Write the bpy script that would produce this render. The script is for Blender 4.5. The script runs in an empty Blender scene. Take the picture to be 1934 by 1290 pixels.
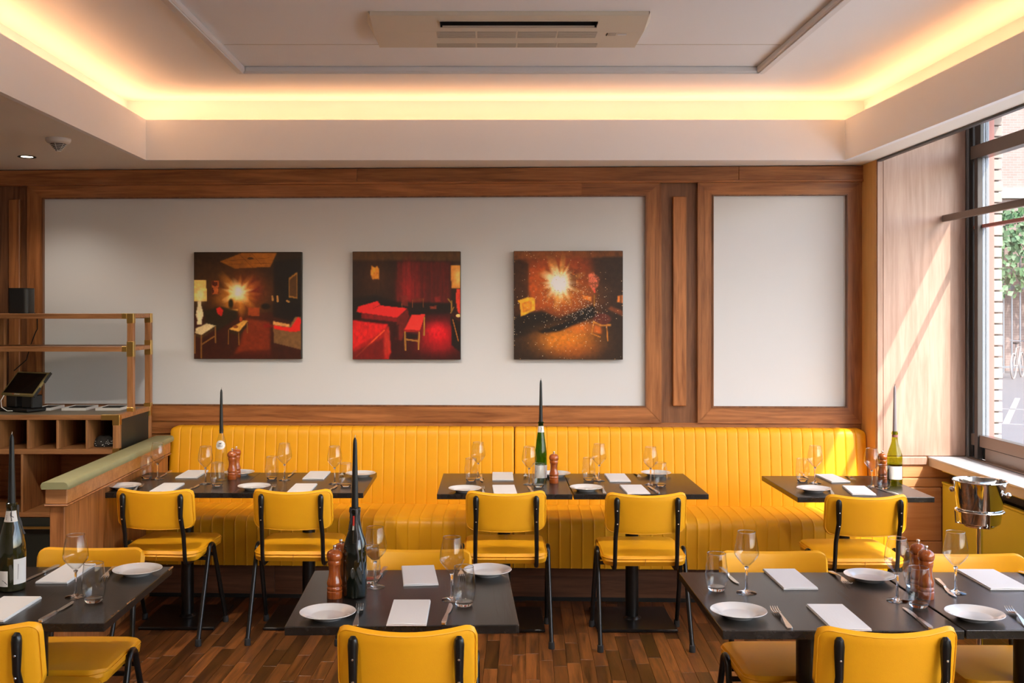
import bpy, bmesh, math, random
import numpy as np
from mathutils import Vector, Matrix, Euler

# ------------------------------------------------------------------ scene, camera, world, sun, exposure
S = bpy.context.scene
COL = S.collection
F, CX, HY, H = 1950.0, 915.0, 588.0, 1.69          # focal length (px), vanishing point, horizon, eye height
cam_d = bpy.data.cameras.new('camera')
cam = bpy.data.objects.new('camera', cam_d); COL.objects.link(cam)
cam.location = (0, 0, H); cam.rotation_euler = (math.pi/2, 0, 0)
cam_d.sensor_fit = 'HORIZONTAL'; cam_d.sensor_width = 36.0
cam_d.lens = F/1934*36
cam_d.shift_x = (967-CX)/1934.0
cam_d.shift_y = (HY-645)/1934.0
cam_d.clip_end = 200
S.camera = cam

S.view_settings.view_transform = 'Standard'
S.view_settings.look = 'None'
S.view_settings.gamma = 1.0
S.view_settings.use_curve_mapping = False
S.view_settings.exposure = 1.2

SUN_DIR = Vector((-0.6, 1.0, -1.25))
w = bpy.data.worlds.new('sky'); S.world = w; w.use_nodes = True
nt = w.node_tree; nt.nodes.clear()
sky = nt.nodes.new('ShaderNodeTexSky'); sky.sky_type = 'NISHITA'; sky.sun_disc = False
sky.sun_elevation = math.radians(47); sky.sun_rotation = math.radians(149)
sky.air_density = 1.0; sky.dust_density = 2.5; sky.ozone_density = 1.0
bgn = nt.nodes.new('ShaderNodeBackground'); bgn.inputs['Strength'].default_value = 0.45
won = nt.nodes.new('ShaderNodeOutputWorld')
nt.links.new(sky.outputs[0], bgn.inputs[0]); nt.links.new(bgn.outputs[0], won.inputs[0])

sd = bpy.data.lights.new('sun', 'SUN'); sd.energy = 3.6; sd.angle = math.radians(0.55); sd.color = (1.0, 0.95, 0.87)
so = bpy.data.objects.new('sun', sd); COL.objects.link(so); so.location = (6, -8, 12)
so.rotation_euler = SUN_DIR.to_track_quat('-Z', 'Y').to_euler()

COVE_W = 1.0        # watts per metre-ish of the warm cove strip
SPOT_W = 40.0        # each recessed downlight

# ------------------------------------------------------------------ helpers
def P(px, py, z):
    d = (H-z)*F/(py-HY)
    return Vector(((px-CX)*d/F, d, z))
def XD(px, d): return (px-CX)*d/F
def ZD(py, d): return H-(py-HY)*d/F

WA = -math.atan(0.04)                     # the back wall is turned a little
WO = Vector((-0.39, 6.65, 0.0))
def wall_u(px):
    t = (px-CX)/F
    X = t*(6.65-0.04*0.39)/(1+0.04*t)
    return (X+0.39)/math.cos(WA)
def wall_Y(px): return 6.65-0.04*(wall_u(px)*math.cos(WA))
def wall_z(px, py): return H-(py-HY)*wall_Y(px)/F
def wall_pt(u, wv, z):                    # u along the wall, wv out of it into the room
    return Vector((WO.x+u*math.cos(WA)+wv*math.sin(WA), WO.y+u*math.sin(WA)-wv*math.cos(WA), z))

class MB:
    def __init__(s): s.v = []; s.f = []
    def add(s, vs, fs):
        o = len(s.v); s.v += [tuple(p) for p in vs]; s.f += [tuple(i+o for i in q) for q in fs]; return s
    def box(s, x0, x1, y0, y1, z0, z1):
        return s.add([(x0,y0,z0),(x1,y0,z0),(x1,y1,z0),(x0,y1,z0),(x0,y0,z1),(x1,y0,z1),(x1,y1,z1),(x0,y1,z1)],
                     [(0,3,2,1),(4,5,6,7),(0,1,5,4),(1,2,6,5),(2,3,7,6),(3,0,4,7)])
    def prism(s, poly, z0, z1):
        n = len(poly)
        a = sum(poly[i][0]*poly[(i+1)%n][1]-poly[(i+1)%n][0]*poly[i][1] for i in range(n))
        if a < 0: poly = poly[::-1]
        vs = [(x,y,z0) for x,y in poly]+[(x,y,z1) for x,y in poly]
        fs = [tuple(range(n))[::-1], tuple(range(n,2*n))]
        fs += [(i,(i+1)%n,n+(i+1)%n,n+i) for i in range(n)]
        return s.add(vs, fs)
    def xprism(s, poly, x0, x1):            # polygon in (y,z) extruded along x
        n = len(poly)
        a = sum(poly[i][0]*poly[(i+1)%n][1]-poly[(i+1)%n][0]*poly[i][1] for i in range(n))
        if a < 0: poly = poly[::-1]
        vs = [(x0,y,z) for y,z in poly]+[(x1,y,z) for y,z in poly]
        fs = [tuple(range(n))[::-1], tuple(range(n,2*n))]
        fs += [(i,(i+1)%n,n+(i+1)%n,n+i) for i in range(n)]
        return s.add(vs, fs)
    def lathe(s, prof, n=24, c=(0,0,0), a0=0.0, a1=2*math.pi):
        full = abs(a1-a0-2*math.pi) < 1e-6
        m = n if full else n+1
        vs = []; idx = []
        for r, z in prof:
            if r < 1e-6 and full:
                idx.append([len(vs)]*m); vs.append((c[0],c[1],c[2]+z))
            else:
                row = []
                for k in range(m):
                    a = a0+(a1-a0)*k/n
                    row.append(len(vs)); vs.append((c[0]+r*math.cos(a), c[1]+r*math.sin(a), c[2]+z))
                idx.append(row)
        fs = []
        for i in range(len(prof)-1):
            A, B = idx[i], idx[i+1]
            for k in range(n):
                k2 = (k+1) % m
                q = [A[k],A[k2],B[k2],B[k]]
                u = []
                for t in q:
                    if t not in u: u.append(t)
                if len(u) > 2: fs.append(tuple(u))
        return s.add(vs, fs)
    def tube(s, pts, r, n=8, closed=False):
        pts = [Vector(p) for p in pts]; m = len(pts)
        rs = r if isinstance(r, (list,tuple)) else [r]*m
        rings = []; up = None
        for i in range(m):
            if closed: t = (pts[(i+1)%m]-pts[i-1])
            else: t = pts[min(i+1,m-1)]-pts[max(i-1,0)]
            t.normalize()
            if up is None:
                up = Vector((0,0,1)) if abs(t.z) < .9 else Vector((1,0,0))
            b = t.cross(up)
            if b.length < 1e-5: b = t.cross(Vector((0,1,0)))
            b.normalize(); up = b.cross(t).normalized()
            rings.append([pts[i]+(b*math.cos(2*math.pi*k/n)+up*math.sin(2*math.pi*k/n))*rs[i] for k in range(n)])
        vs = [p for R in rings for p in R]; fs = []
        for i in range(m if closed else m-1):
            j = (i+1) % m
            for k in range(n):
                k2 = (k+1) % n
                fs.append((i*n+k, i*n+k2, j*n+k2, j*n+k))
        if not closed:
            fs.append(tuple(range(n))[::-1]); fs.append(tuple((m-1)*n+k for k in range(n)))
        return s.add(vs, fs)
    def move(s, M):
        s.v = [tuple(M @ Vector(p)) for p in s.v]; return s
    def build(s, name, mat, parent=None, smooth=False, bevel=0.0, seg=1, weld=False):
        me = bpy.data.meshes.new(name); me.from_pydata(s.v, [], s.f)
        bm = bmesh.new(); bm.from_mesh(me)
        if weld: bmesh.ops.remove_doubles(bm, verts=bm.verts, dist=1e-6)
        if bevel > 0:
            bmesh.ops.bevel(bm, geom=[e for e in bm.edges if len(e.link_faces)==2 and e.calc_face_angle(0)>0.5],
                            offset=bevel, segments=seg, affect='EDGES', profile=0.5)
        bmesh.ops.recalc_face_normals(bm, faces=bm.faces)
        if smooth:
            for f in bm.faces: f.smooth = True
            for e in bm.edges:
                if len(e.link_faces) == 2 and e.calc_face_angle(0) > math.radians(38): e.smooth = False
        bm.to_mesh(me); bm.free()
        o = bpy.data.objects.new(name, me); COL.objects.link(o)
        for m_ in (mat if isinstance(mat, (list,tuple)) else [mat]): me.materials.append(m_)
        if parent is not None: o.parent = parent
        return o

def thing(name, label, cat, loc=(0,0,0), rz=0.0, group=None):
    o = bpy.data.objects.new(name, None); COL.objects.link(o)
    o.empty_display_size = 0.1
    o.location = loc; o.rotation_euler = (0,0,rz); o['label'] = label; o['category'] = cat
    if group: o['group'] = group
    return o
def tag(o, label, cat, group=None):
    o['label'] = label; o['category'] = cat
    if group: o['group'] = group
    return o
def struct(o): o['kind'] = 'structure'; return o
def copy_tree(o, parent=None):
    c = o.copy(); COL.objects.link(c)
    if parent is not None: c.parent = parent
    for ch in [k for k in o.children]: copy_tree(ch, c)
    return c
PROTO = {}
def place(key, loc, rz, label, group, scale=None):
    root, used = PROTO[key]
    if used: o = copy_tree(root)
    else: o = root; PROTO[key] = (root, True)
    o.location = loc; o.rotation_euler = (0,0,rz)
    o['label'] = label
    if group: o['group'] = group
    if scale: o.scale = scale
    return o

# ------------------------------------------------------------------ materials
def lin(c):
    return tuple((v/12.92 if v <= .04045 else ((v+.055)/1.055)**2.4) for v in c)
def rgb(r, g, b): return lin((r/255., g/255., b/255.))
def newmat(name):
    m = bpy.data.materials.new(name); m.use_nodes = True
    n = m.node_tree.nodes; l = m.node_tree.links
    return m, n, l, n['Principled BSDF']
def mat(name, col, rough=.5, metal=0.0, noise=0.0, nscale=30.0, bump=0.0, bscale=200.0, coat=0.0, spec=None, emit=None, es=1.0):
    m, n, l, p = newmat(name)
    p.inputs['Base Color'].default_value = (*col, 1)
    p.inputs['Roughness'].default_value = rough
    p.inputs['Metallic'].default_value = metal
    if coat: p.inputs['Coat Weight'].default_value = coat; p.inputs['Coat Roughness'].default_value = .05
    if spec is not None: p.inputs['Specular IOR Level'].default_value = spec
    if emit: p.inputs['Emission Color'].default_value = (*emit, 1); p.inputs['Emission Strength'].default_value = es
    if noise or bump:
        tc = n.new('ShaderNodeTexCoord')
    if noise:
        t = n.new('ShaderNodeTexNoise'); t.inputs['Scale'].default_value = nscale; t.inputs['Detail'].default_value = 4
        l.new(tc.outputs['Object'], t.inputs['Vector'])
        mx = n.new('ShaderNodeMixRGB'); mx.blend_type = 'MIX'
        mx.inputs[1].default_value = (*[c*(1-noise) for c in col], 1)
        mx.inputs[2].default_value = (*[min(1, c*(1+noise)) for c in col], 1)
        l.new(t.outputs['Fac'], mx.inputs[0]); l.new(mx.outputs[0], p.inputs['Base Color'])
    if bump:
        t = n.new('ShaderNodeTexNoise'); t.inputs['Scale'].default_value = bscale; t.inputs['Detail'].default_value = 3
        l.new(tc.outputs['Object'], t.inputs['Vector'])
        b = n.new('ShaderNodeBump'); b.inputs['Strength'].default_value = bump; b.inputs['Distance'].default_value = .002
        l.new(t.outputs['Fac'], b.inputs['Height']); l.new(b.outputs['Normal'], p.inputs['Normal'])
    return m
def wood(name, dark, light, axis=0, scale=1.0, rough=.4, vary=.12, bump=.15, island=False, coat=0.0, contrast=1.0):
    m, n, l, p = newmat(name)
    tc = n.new('ShaderNodeTexCoord'); oi = n.new('ShaderNodeObjectInfo')
    rnd = oi.outputs['Random']
    if island:
        ge = n.new('ShaderNodeNewGeometry')
        ad = n.new('ShaderNodeMath'); ad.operation = 'ADD'
        l.new(oi.outputs['Random'], ad.inputs[0]); l.new(ge.outputs['Random Per Island'], ad.inputs[1])
        fr = n.new('ShaderNodeMath'); fr.operation = 'FRACT'; l.new(ad.outputs[0], fr.inputs[0]); rnd = fr.outputs[0]
    mul = n.new('ShaderNodeMath'); mul.operation = 'MULTIPLY'; mul.inputs[1].default_value = 37.0
    l.new(rnd, mul.inputs[0])
    av = n.new('ShaderNodeVectorMath'); av.operation = 'ADD'
    l.new(tc.outputs['Object'], av.inputs[0]); l.new(mul.outputs[0], av.inputs[1])
    mp = n.new('ShaderNodeMapping')
    sc = [14*scale]*3; sc[axis] = 0.9*scale
    mp.inputs['Scale'].default_value = sc
    l.new(av.outputs[0], mp.inputs['Vector'])
    t1 = n.new('ShaderNodeTexNoise'); t1.inputs['Scale'].default_value = 1.6; t1.inputs['Detail'].default_value = 6; t1.inputs['Distortion'].default_value = 1.2
    l.new(mp.outputs[0], t1.inputs['Vector'])
    t2 = n.new('ShaderNodeTexNoise'); t2.inputs['Scale'].default_value = 11.0; t2.inputs['Detail'].default_value = 4
    l.new(mp.outputs[0], t2.inputs['Vector'])
    mx = n.new('ShaderNodeMath'); mx.operation = 'MULTIPLY_ADD'; mx.inputs[1].default_value = .35
    l.new(t2.outputs['Fac'], mx.inputs[0]); l.new(t1.outputs['Fac'], mx.inputs[2])
    cr = n.new('ShaderNodeValToRGB')
    cr.color_ramp.elements[0].position = .67-.22/contrast; cr.color_ramp.elements[0].color = (*dark, 1)
    cr.color_ramp.elements[1].position = .67+.22/contrast; cr.color_ramp.elements[1].color = (*light, 1)
    l.new(mx.outputs[0], cr.inputs[0])
    hsv = n.new('ShaderNodeHueSaturation')
    mr = n.new('ShaderNodeMapRange'); mr.inputs['To Min'].default_value = 1-vary; mr.inputs['To Max'].default_value = 1+vary
    l.new(rnd, mr.inputs['Value']); l.new(mr.outputs[0], hsv.inputs['Value'])
    l.new(cr.outputs[0], hsv.inputs['Color']); l.new(hsv.outputs[0], p.inputs['Base Color'])
    p.inputs['Roughness'].default_value = rough
    if coat: p.inputs['Coat Weight'].default_value = coat; p.inputs['Coat Roughness'].default_value = .12
    b = n.new('ShaderNodeBump'); b.inputs['Strength'].default_value = bump; b.inputs['Distance'].default_value = .001
    l.new(mx.outputs[0], b.inputs['Height']); l.new(b.outputs['Normal'], p.inputs['Normal'])
    return m
def thin_glass(name, tint=(1,1,1), ior=1.5, rough=0.0):
    m = bpy.data.materials.new(name); m.use_nodes = True
    n = m.node_tree.nodes; l = m.node_tree.links; n.clear()
    out = n.new('ShaderNodeOutputMaterial'); mx = n.new('ShaderNodeMixShader')
    tr = n.new('ShaderNodeBsdfTransparent'); tr.inputs[0].default_value = (*tint, 1)
    gl = n.new('ShaderNodeBsdfGlossy'); gl.inputs['Roughness'].default_value = rough
    lw = n.new('ShaderNodeLayerWeight'); lw.inputs['Blend'].default_value = .5
    pw = n.new('ShaderNodeMath'); pw.operation = 'POWER'; pw.inputs[1].default_value = 5.0
    l.new(lw.outputs['Facing'], pw.inputs[0])
    f0 = ((ior-1)/(ior+1))**2
    fr = n.new('ShaderNodeMath'); fr.operation = 'MULTIPLY_ADD'; fr.inputs[1].default_value = 1-f0; fr.inputs[2].default_value = f0
    l.new(pw.outputs[0], fr.inputs[0])
    l.new(fr.outputs[0], mx.inputs[0]); l.new(tr.outputs[0], mx.inputs[1]); l.new(gl.outputs[0], mx.inputs[2])
    l.new(mx.outputs[0], out.inputs[0])
    return m
def solid_glass(name, col=(1,1,1), ior=1.5):
    m = bpy.data.materials.new(name); m.use_nodes = True
    n = m.node_tree.nodes; l = m.node_tree.links; n.clear()
    out = n.new('ShaderNodeOutputMaterial'); g = n.new('ShaderNodeBsdfGlass')
    g.inputs['Color'].default_value = (*col, 1); g.inputs['IOR'].default_value = ior; g.inputs['Roughness'].default_value = 0
    l.new(g.outputs[0], out.inputs[0]); return m

M = {}
M['leather'] = mat('yellow_leather', (.84, .385, .010), .42, spec=.35, noise=.06, nscale=7, bump=.12, bscale=350)
M['black_metal'] = mat('black_enamel', (.006, .006, .006), .28, bump=.04, bscale=90)
M['rubber'] = mat('black_rubber', (.02, .02, .02), .7)
M['wood_h'] = wood('panelling_wood_along', (.19, .063, .017), (.47, .183, .058), 0, 1.0, .38, .10)
M['wood_v'] = wood('panelling_wood_upright', (.19, .063, .017), (.47, .183, .058), 2, 1.0, .38, .10)
M['wood_dark'] = wood('recessed_wood', (.12, .045, .018), (.28, .12, .05), 2, 1.0, .4, .08)
M['wood_side'] = wood('honey_wood', (.68, .36, .10), (.82, .47, .16), 2, .8, .35, .05)  # bounce light from the bench put into the wood's colour
M['wood_pier_low'] = wood('copper_wood', (.60, .28, .115), (.74, .39, .18), 0, .8, .35, .05)  # panelling wood lightened, the light it catches put into the colour
M['wood_pier'] = wood('bleached_wood', (.40, .235, .17), (.56, .37, .285), 2, .8, .33, .04)  # same wood, window glare put into its pale tone
M['wood_lower'] = wood('orange_wood', (.36, .14, .045), (.55, .25, .095), 0, .8, .35, .06)
M['white_panel'] = mat('white_wallboard', (.67, .68, .69), .55, noise=.015, nscale=2)
M['plaster'] = mat('white_plaster', (.87, .89, .91), .7, noise=.015, nscale=1.5, bump=.03, bscale=60)
M['soffit'] = mat('white_soffit', (.82, .80, .74), .6, noise=.015, nscale=1.5)
M['molding'] = mat('molding_paint', (.74, .74, .74), .45)
M['plank'] = wood('parquet', (.022, .0085, .0035), (.20, .066, .016), 1, 1.3, .36, .70, .25, island=True, contrast=.85)
M['subfloor'] = mat('subfloor', (.03, .02, .015), .8)
M['table'] = wood('black_stained_wood', (.008, .0065, .0055), (.022, .018, .015), 1, 1.2, .27, .08, .5)
M['plinth'] = wood('walnut_plinth', (.085, .034, .016), (.20, .085, .042), 0, 1.1, .42, .08)
M['bar_wood'] = wood('teak', (.26, .105, .036), (.50, .23, .085), 0, 1.6, .42, .10)
M['bar_wood_v'] = wood('teak_upright', (.26, .105, .036), (.50, .23, .085), 2, 1.6, .42, .10)
M['bar_dark'] = mat('dark_green_laminate', (.022, .024, .018), .45)
M['brass'] = mat('brass', (.72, .46, .13), .33, metal=1.0, noise=.05, nscale=12)
M['counter'] = mat('grey_counter', (.16, .135, .09), .42, noise=.1, nscale=40)
M['olive'] = mat('olive_linoleum', (.27, .26, .13), .5, noise=.12, nscale=14, bump=.05, bscale=120)
M['porcelain'] = mat('porcelain', (.68, .67, .655), .12, coat=.4)
M['linen'] = mat('linen', (.74, .725, .71), .85, noise=.02, nscale=30, bump=.25, bscale=900)
M['steel'] = mat('cutlery_steel', (.86, .84, .80), .26, metal=1.0)
M['chrome'] = mat('chrome', (.80, .80, .80), .07, metal=1.0)
M['glass'] = thin_glass('clear_glass', (.97, .975, .975), 1.45)
M['glass_solid'] = solid_glass('thick_glass', (.99, .99, .99), 1.48)
M['green_glass'] = thin_glass('green_bottle_glass', (.16, .40, .045), 1.5)
M['lime_glass'] = thin_glass('lime_bottle_glass', (.62, .66, .12), 1.5)
M['lime_liquid'] = thin_glass('lime_wine', (.55, .58, .10), 1.33)
M['dark_glass'] = mat('dark_bottle_glass', (.006, .008, .005), .06, coat=.6)
M['olive_glass'] = mat('olive_bottle_glass', (.020, .020, .007), .06, coat=.6)
M['clear_bottle'] = thin_glass('clear_bottle_glass', (.93, .95, .93), 1.5)
M['paper'] = mat('label_paper', (.74, .71, .67), .7, noise=.03, nscale=60)
M['ink'] = mat('label_ink', (.02, .018, .03), .6)
M['red_ink'] = mat('red_ink', (.55, .03, .02), .5)
M['green_ink'] = mat('green_ink', (.05, .35, .10), .5)
M['mill'] = wood('varnished_beech', (.23, .043, .007), (.46, .11, .018), 2, 2.5, .18, .10, .05, coat=.5)
M['candle'] = mat('charcoal_wax', (.012, .013, .013), .45)
M['candle_grey'] = mat('grey_wax', (.30, .26, .27), .5)  # sunlight on the dark wax put into its grey
M['wick'] = mat('wick', (.75, .70, .65), .9)
M['wick_dark'] = mat('burnt_wick', (.02, .015, .012), .9)
M['wax_drip'] = mat('dried_wax', (.05, .045, .045), .55, bump=.6, bscale=140)
M['ac'] = mat('cream_plastic', (.68, .62, .50), .45)
M['ac_grille'] = mat('cream_grille', (.50, .46, .38), .55)
M['black'] = mat('matt_black', (.008, .008, .007), .6)
M['black_plastic'] = mat('black_plastic', (.006, .006, .006), .45)
M['screen'] = mat('dark_screen', (.006, .006, .006), .08, coat=.5)
M['khaki'] = mat('khaki_plastic', (.20, .16, .055), .42)
M['white_plastic'] = mat('white_plastic', (.72, .70, .66), .45)
M['marble'] = mat('grey_marble', (.62, .66, .72), .16, noise=.10, nscale=22)
M['sill_face'] = mat('cream_stone', (.62, .56, .46), .4, noise=.05, nscale=12)
M['bronze'] = mat('bronze_aluminium', (.20, .165, .14), .32, metal=.75)
M['mullion'] = mat('dark_bronze', (.055, .046, .042), .45, metal=.1)
M['dark_frame'] = mat('dark_frame', (.022, .022, .022), .35)
M['silver_frame'] = mat('silver_aluminium', (.26, .30, .36), .4, metal=.0)
M['red_paint'] = mat('red_painted_steel', (.36, .13, .11), .4)
M['casing'] = mat('yellow_casing', (.70, .60, .045), .38, noise=.05, nscale=6)
M['pane'] = thin_glass('window_glass', (.985, .99, .985), 1.42)
M['brick'] = mat('pale_brick', (.27, .235, .215), .85, noise=.12, nscale=18, bump=.5, bscale=40)
M['mortar'] = mat('mortar', (.24, .22, .21), .9)
M['street'] = mat('street_paving', (.10, .10, .105), .85, noise=.08, nscale=1.5)
M['bike'] = mat('grey_bike_paint', (.22, .20, .19), .5)
M['pavement'] = mat('pale_pavement', (.50, .49, .47), .85, noise=.08, nscale=3)
M['white_line'] = mat('road_paint', (.20, .20, .20), .7)
M['leaf'] = mat('ivy_leaf', (.05, .115, .045), .55, noise=.35, nscale=3)
M['fence'] = mat('grey_railing', (.12, .14, .16), .5)
M['facade_trim'] = mat('facade_stone', (.32, .35, .32), .6)
M['glass_dark'] = mat('far_window_glass', (.10, .13, .16), .1)
M['cloth_dark'] = mat('dark_speckled_fabric', (.02, .018, .016), .85, noise=.9, nscale=60)
M['plaster_room'] = mat('room_plaster', (.74, .70, .65), .8)
def led_mat(name, col, s):
    return mat(name, (.8,.8,.8), .5, emit=col, es=s)
M['led'] = led_mat('warm_led', (1.0, .50, .2), 1.0)
M['lens'] = led_mat('downlight_lens', (1.0, .86, .66), 8.0)
# far brick facade: too far away to tell its bricks apart
m_, n_, l_, p_ = newmat('far_brickwork')
tc_ = n_.new('ShaderNodeTexCoord'); mp_ = n_.new('ShaderNodeMapping'); mp_.inputs['Rotation'].default_value = (math.pi/2,0,0)
bt_ = n_.new('ShaderNodeTexBrick'); bt_.inputs['Scale'].default_value = 1.0
bt_.inputs['Brick Width'].default_value = .22; bt_.inputs['Row Height'].default_value = .075; bt_.inputs['Mortar Size'].default_value = .008
bt_.inputs['Color1'].default_value = (.20,.145,.13,1); bt_.inputs['Color2'].default_value = (.23,.17,.155,1); bt_.inputs['Mortar'].default_value = (.25,.21,.195,1)
l_.new(tc_.outputs['Object'], mp_.inputs['Vector']); l_.new(mp_.outputs[0], bt_.inputs['Vector']); l_.new(bt_.outputs['Color'], p_.inputs['Base Color'])
p_.inputs['Roughness'].default_value = .9
M['far_brick'] = m_
# ------------------------------------------------------------------ floor: parquet strips
rng = random.Random(7)
floor = struct(MB().box(-6.2, 3.15, -3.1, 7.0, -.12, -.011).build('floor', M['subfloor']))
floor.location = (0,0,0)
PW = .066
def plank_mesh(mb, x0, x1, y0, y1, dz):
    g = .0006; c = .0007
    a = [(x0+g,y0+g,-.011),(x1-g,y0+g,-.011),(x1-g,y1-g,-.011),(x0+g,y1-g,-.011)]
    b = [(x0+g,y0+g,dz-c),(x1-g,y0+g,dz-c),(x1-g,y1-g,dz-c),(x0+g,y1-g,dz-c)]
    t = [(x0+g+c,y0+g+c,dz),(x1-g-c,y0+g+c,dz),(x1-g-c,y1-g-c,dz),(x0+g+c,y1-g-c,dz)]
    mb.add(a+b+t, [(0,1,5,4),(1,2,6,5),(2,3,7,6),(3,0,4,7),(4,5,9,8),(5,6,10,9),(6,7,11,10),(7,4,8,11),(8,9,10,11)])
cells = []
for i in range(-92, 48):
    x0 = i*PW; y = -3.4+rng.random()*.4
    while y < 7.1:
        L = rng.choice((.24,.30,.36,.42,.50,.62)); cells.append((x0, x0+PW, y, y+L)); y += L
def vis(c):
    x = (c[0]+c[1])/2; y = (c[2]+c[3])/2
    X = x*math.cos(WA)-y*math.sin(WA); Y = x*math.sin(WA)+y*math.cos(WA)
    if Y < 4.58 or Y > 6.1: return -1
    px = CX+X*F/Y
    if px < 130 or px > 1560: return -1
    return 10-abs(Y-4.9)
cells_in = [c for c in cells if -6.15 < c[0]*math.cos(WA)-c[2]*math.sin(WA) and c[0]*math.cos(WA)-c[2]*math.sin(WA)+PW < 3.05 and c[2] > -3.05 and c[3] < 6.95]
cells_in.sort(key=vis, reverse=True)
near = [c for c in cells_in[:300] if vis(c) > 0]; rest = cells_in[len(near):]
for c in near:
    b = MB(); xm = (c[0]+c[1])/2; ym = (c[2]+c[3])/2
    plank_mesh(b, c[0]-xm, c[1]-xm, c[2]-ym, c[3]-ym, rng.uniform(-.0006, 0))
    o = b.build('plank', M['plank'], floor)
    o.location = (xm*math.cos(WA)-ym*math.sin(WA), xm*math.sin(WA)+ym*math.cos(WA), 0); o.rotation_euler = (0,0,WA)
b = MB()
for c in rest: plank_mesh(b, *c, rng.uniform(-.0006, 0))
o = b.build('parquet_strips', M['plank'], floor); o.rotation_euler = (0,0,WA); o['kind'] = 'stuff'

# ------------------------------------------------------------------ back wall with wood panelling
wb = struct(MB().box(-5.9, 2.80, .0, .18, 0, 3.05).build('wall_back', M['wood_dark']))
wb.location = WO; wb.rotation_euler = (0,0,WA)
def wpart(name, x0, x1, z0, z1, t, m, t0=0.0, bev=.003):
    return MB().box(x0, x1, -t, -t0, z0, z1).build(name, m, wb, bevel=bev)
U = wall_u
zt, zc, zp = 2.605, wall_z(800, 346.5), wall_z(800, 372)
zpb, zfb, zbb = wall_z(800, 766), wall_z(800, 795), wall_z(800, 806)
uR = U(1627)
wpart('cornice_rail', -5.8, U(676), zc, zt, .050, M['wood_h'])
wpart('cornice_rail', U(676)+.001, U(1392), zc, zt, .050, M['wood_h'])
wpart('cornice_rail', U(1392)+.001, uR, zc, zt, .050, M['wood_h'])
wpart('cornice_lip', -5.8, uR, zc-.008, zc+.006, .058, M['wood_h'], bev=.002)
def frame(px0, px1, zi0, zi1, zo0, zo1, po0, po1, joint=None):
    ui0, ui1, uo0, uo1 = U(px0), U(px1), U(po0), U(po1)
    t = .036
    def mitre(name, poly, m):
        b = MB(); n = len(poly)
        b.add([(x,-t,z) for x,z in poly]+[(x,0,z) for x,z in poly],
              [tuple(range(n)), tuple(range(n,2*n))[::-1]]+[(i,(i+1)%n,n+(i+1)%n,n+i) for i in range(n)])
        return b.build(name, m, wb, bevel=.003)
    g = .0008
    if joint:
        uj = U(joint)
        mitre('frame_rail', [(uo0,zo1),(uj-g,zo1),(uj-g,zi1),(ui0,zi1)], M['wood_h'])
        mitre('frame_rail', [(uj+g,zo1),(uo1,zo1),(ui1,zi1),(uj+g,zi1)], M['wood_h'])
    else:
        mitre('frame_rail', [(uo0,zo1),(uo1,zo1),(ui1,zi1),(ui0,zi1)], M['wood_h'])
    mitre('frame_rail', [(uo0,zo0),(ui0,zi0),(ui1,zi0),(uo1,zo0)], M['wood_h'])
    mitre('frame_stile', [(uo0,zo0+g),(uo0,zo1-g),(ui0,zi1-g),(ui0,zi0+g)], M['wood_v'])
    mitre('frame_stile', [(uo1,zo0+g),(ui1,zi0+g),(ui1,zi1-g),(uo1,zo1-g)], M['wood_v'])
    # dark bead round the white board
    b = MB(); e = .006
    b.box(ui0-.002, ui0+e, -.042, -.01, zi0, zi1); b.box(ui1-e, ui1+.002, -.042, -.01, zi0, zi1)
    b.box(ui0, ui1, -.042, -.01, zi1-e, zi1+.002); b.box(ui0, ui1, -.042, -.01, zi0-.002, zi0+e)
    b.build('bead', M['wood_dark'], wb)
    p = MB().box(ui0, ui1, -.016, 0, zi0, zi1).build('wall_panel', M['white_panel'], wb); p['label'] = 'smooth white panel in the wood frame'
frame(85, 1219, zpb, zp, zfb, zc-.008, 57, 1247, joint=1098)
frame(1344, 1597, zpb, zp, zfb, zc-.008, 1317, 1625)
for (a, c) in ((1270, 1295), (20, 41)):
    wpart('slat', U(a), U(c), wall_z(1280, 766), wall_z(1280, 372), .030, M['wood_v'], bev=.004)
wpart('slat', U(-120), U(-90), wall_z(1280, 766), wall_z(1280, 372), .030, M['wood_v'], bev=.004)
wpart('base_rail', -5.8, uR, zbb-.05, zfb-.004, .022, M['wood_h'])
wpart('lower_board', -5.8, uR, .30, zbb-.052, .012, M['wood_h'])

# ------------------------------------------------------------------ ceiling with lit cove
ZS, ZT, ZF, ZC = 2.61, 2.785, 2.8515, 3.0
def xl(Y): return -2.053+.0168*(6.26-Y)
def xr(Y): return 2.187+.0242*(6.26-max(Y, 4.28))
YK = 4.28
ceil = struct(MB().box(-6.2, 3.2, -3.1, 7.0, ZC, ZC+.08).build('ceiling', M['plaster']))
def cpart(name, mb, m, bev=0.0): return mb.build(name, m, ceil, bevel=bev)
YB = 6.26
cpart('soffit', MB().prism([(-6.1,YB+.003),(2.38,YB+.003),(2.38,6.56),(-6.1,6.88)], ZS, ZT), M['soffit'])
cpart('soffit', MB().prism([(-6.1,-3),(xl(-3)-.003,-3),(xl(YB)-.003,YB+.0025),(-6.1,YB+.0025)], ZS, ZT), M['soffit'])
cpart('soffit', MB().prism([(xr(-3)+.003,-3),(2.42,-3),(2.38,YB+.0025),(xr(YB)+.003,YB+.0025),(xr(YK)+.003,YK)], ZS, ZT), M['soffit'])
T = .03
cpart('fascia', MB().prism([(xl(YB),YB),(xr(YB),YB),(xr(YB)+T,YB+T),(xl(YB)-T,YB+T)], ZS-.003, ZF), M['plaster'])
cpart('fascia', MB().prism([(xl(-3),-3),(xl(YB),YB),(xl(YB)-T,YB+T),(xl(-3)-T,-3)], ZS-.003, ZF), M['plaster'])
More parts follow.
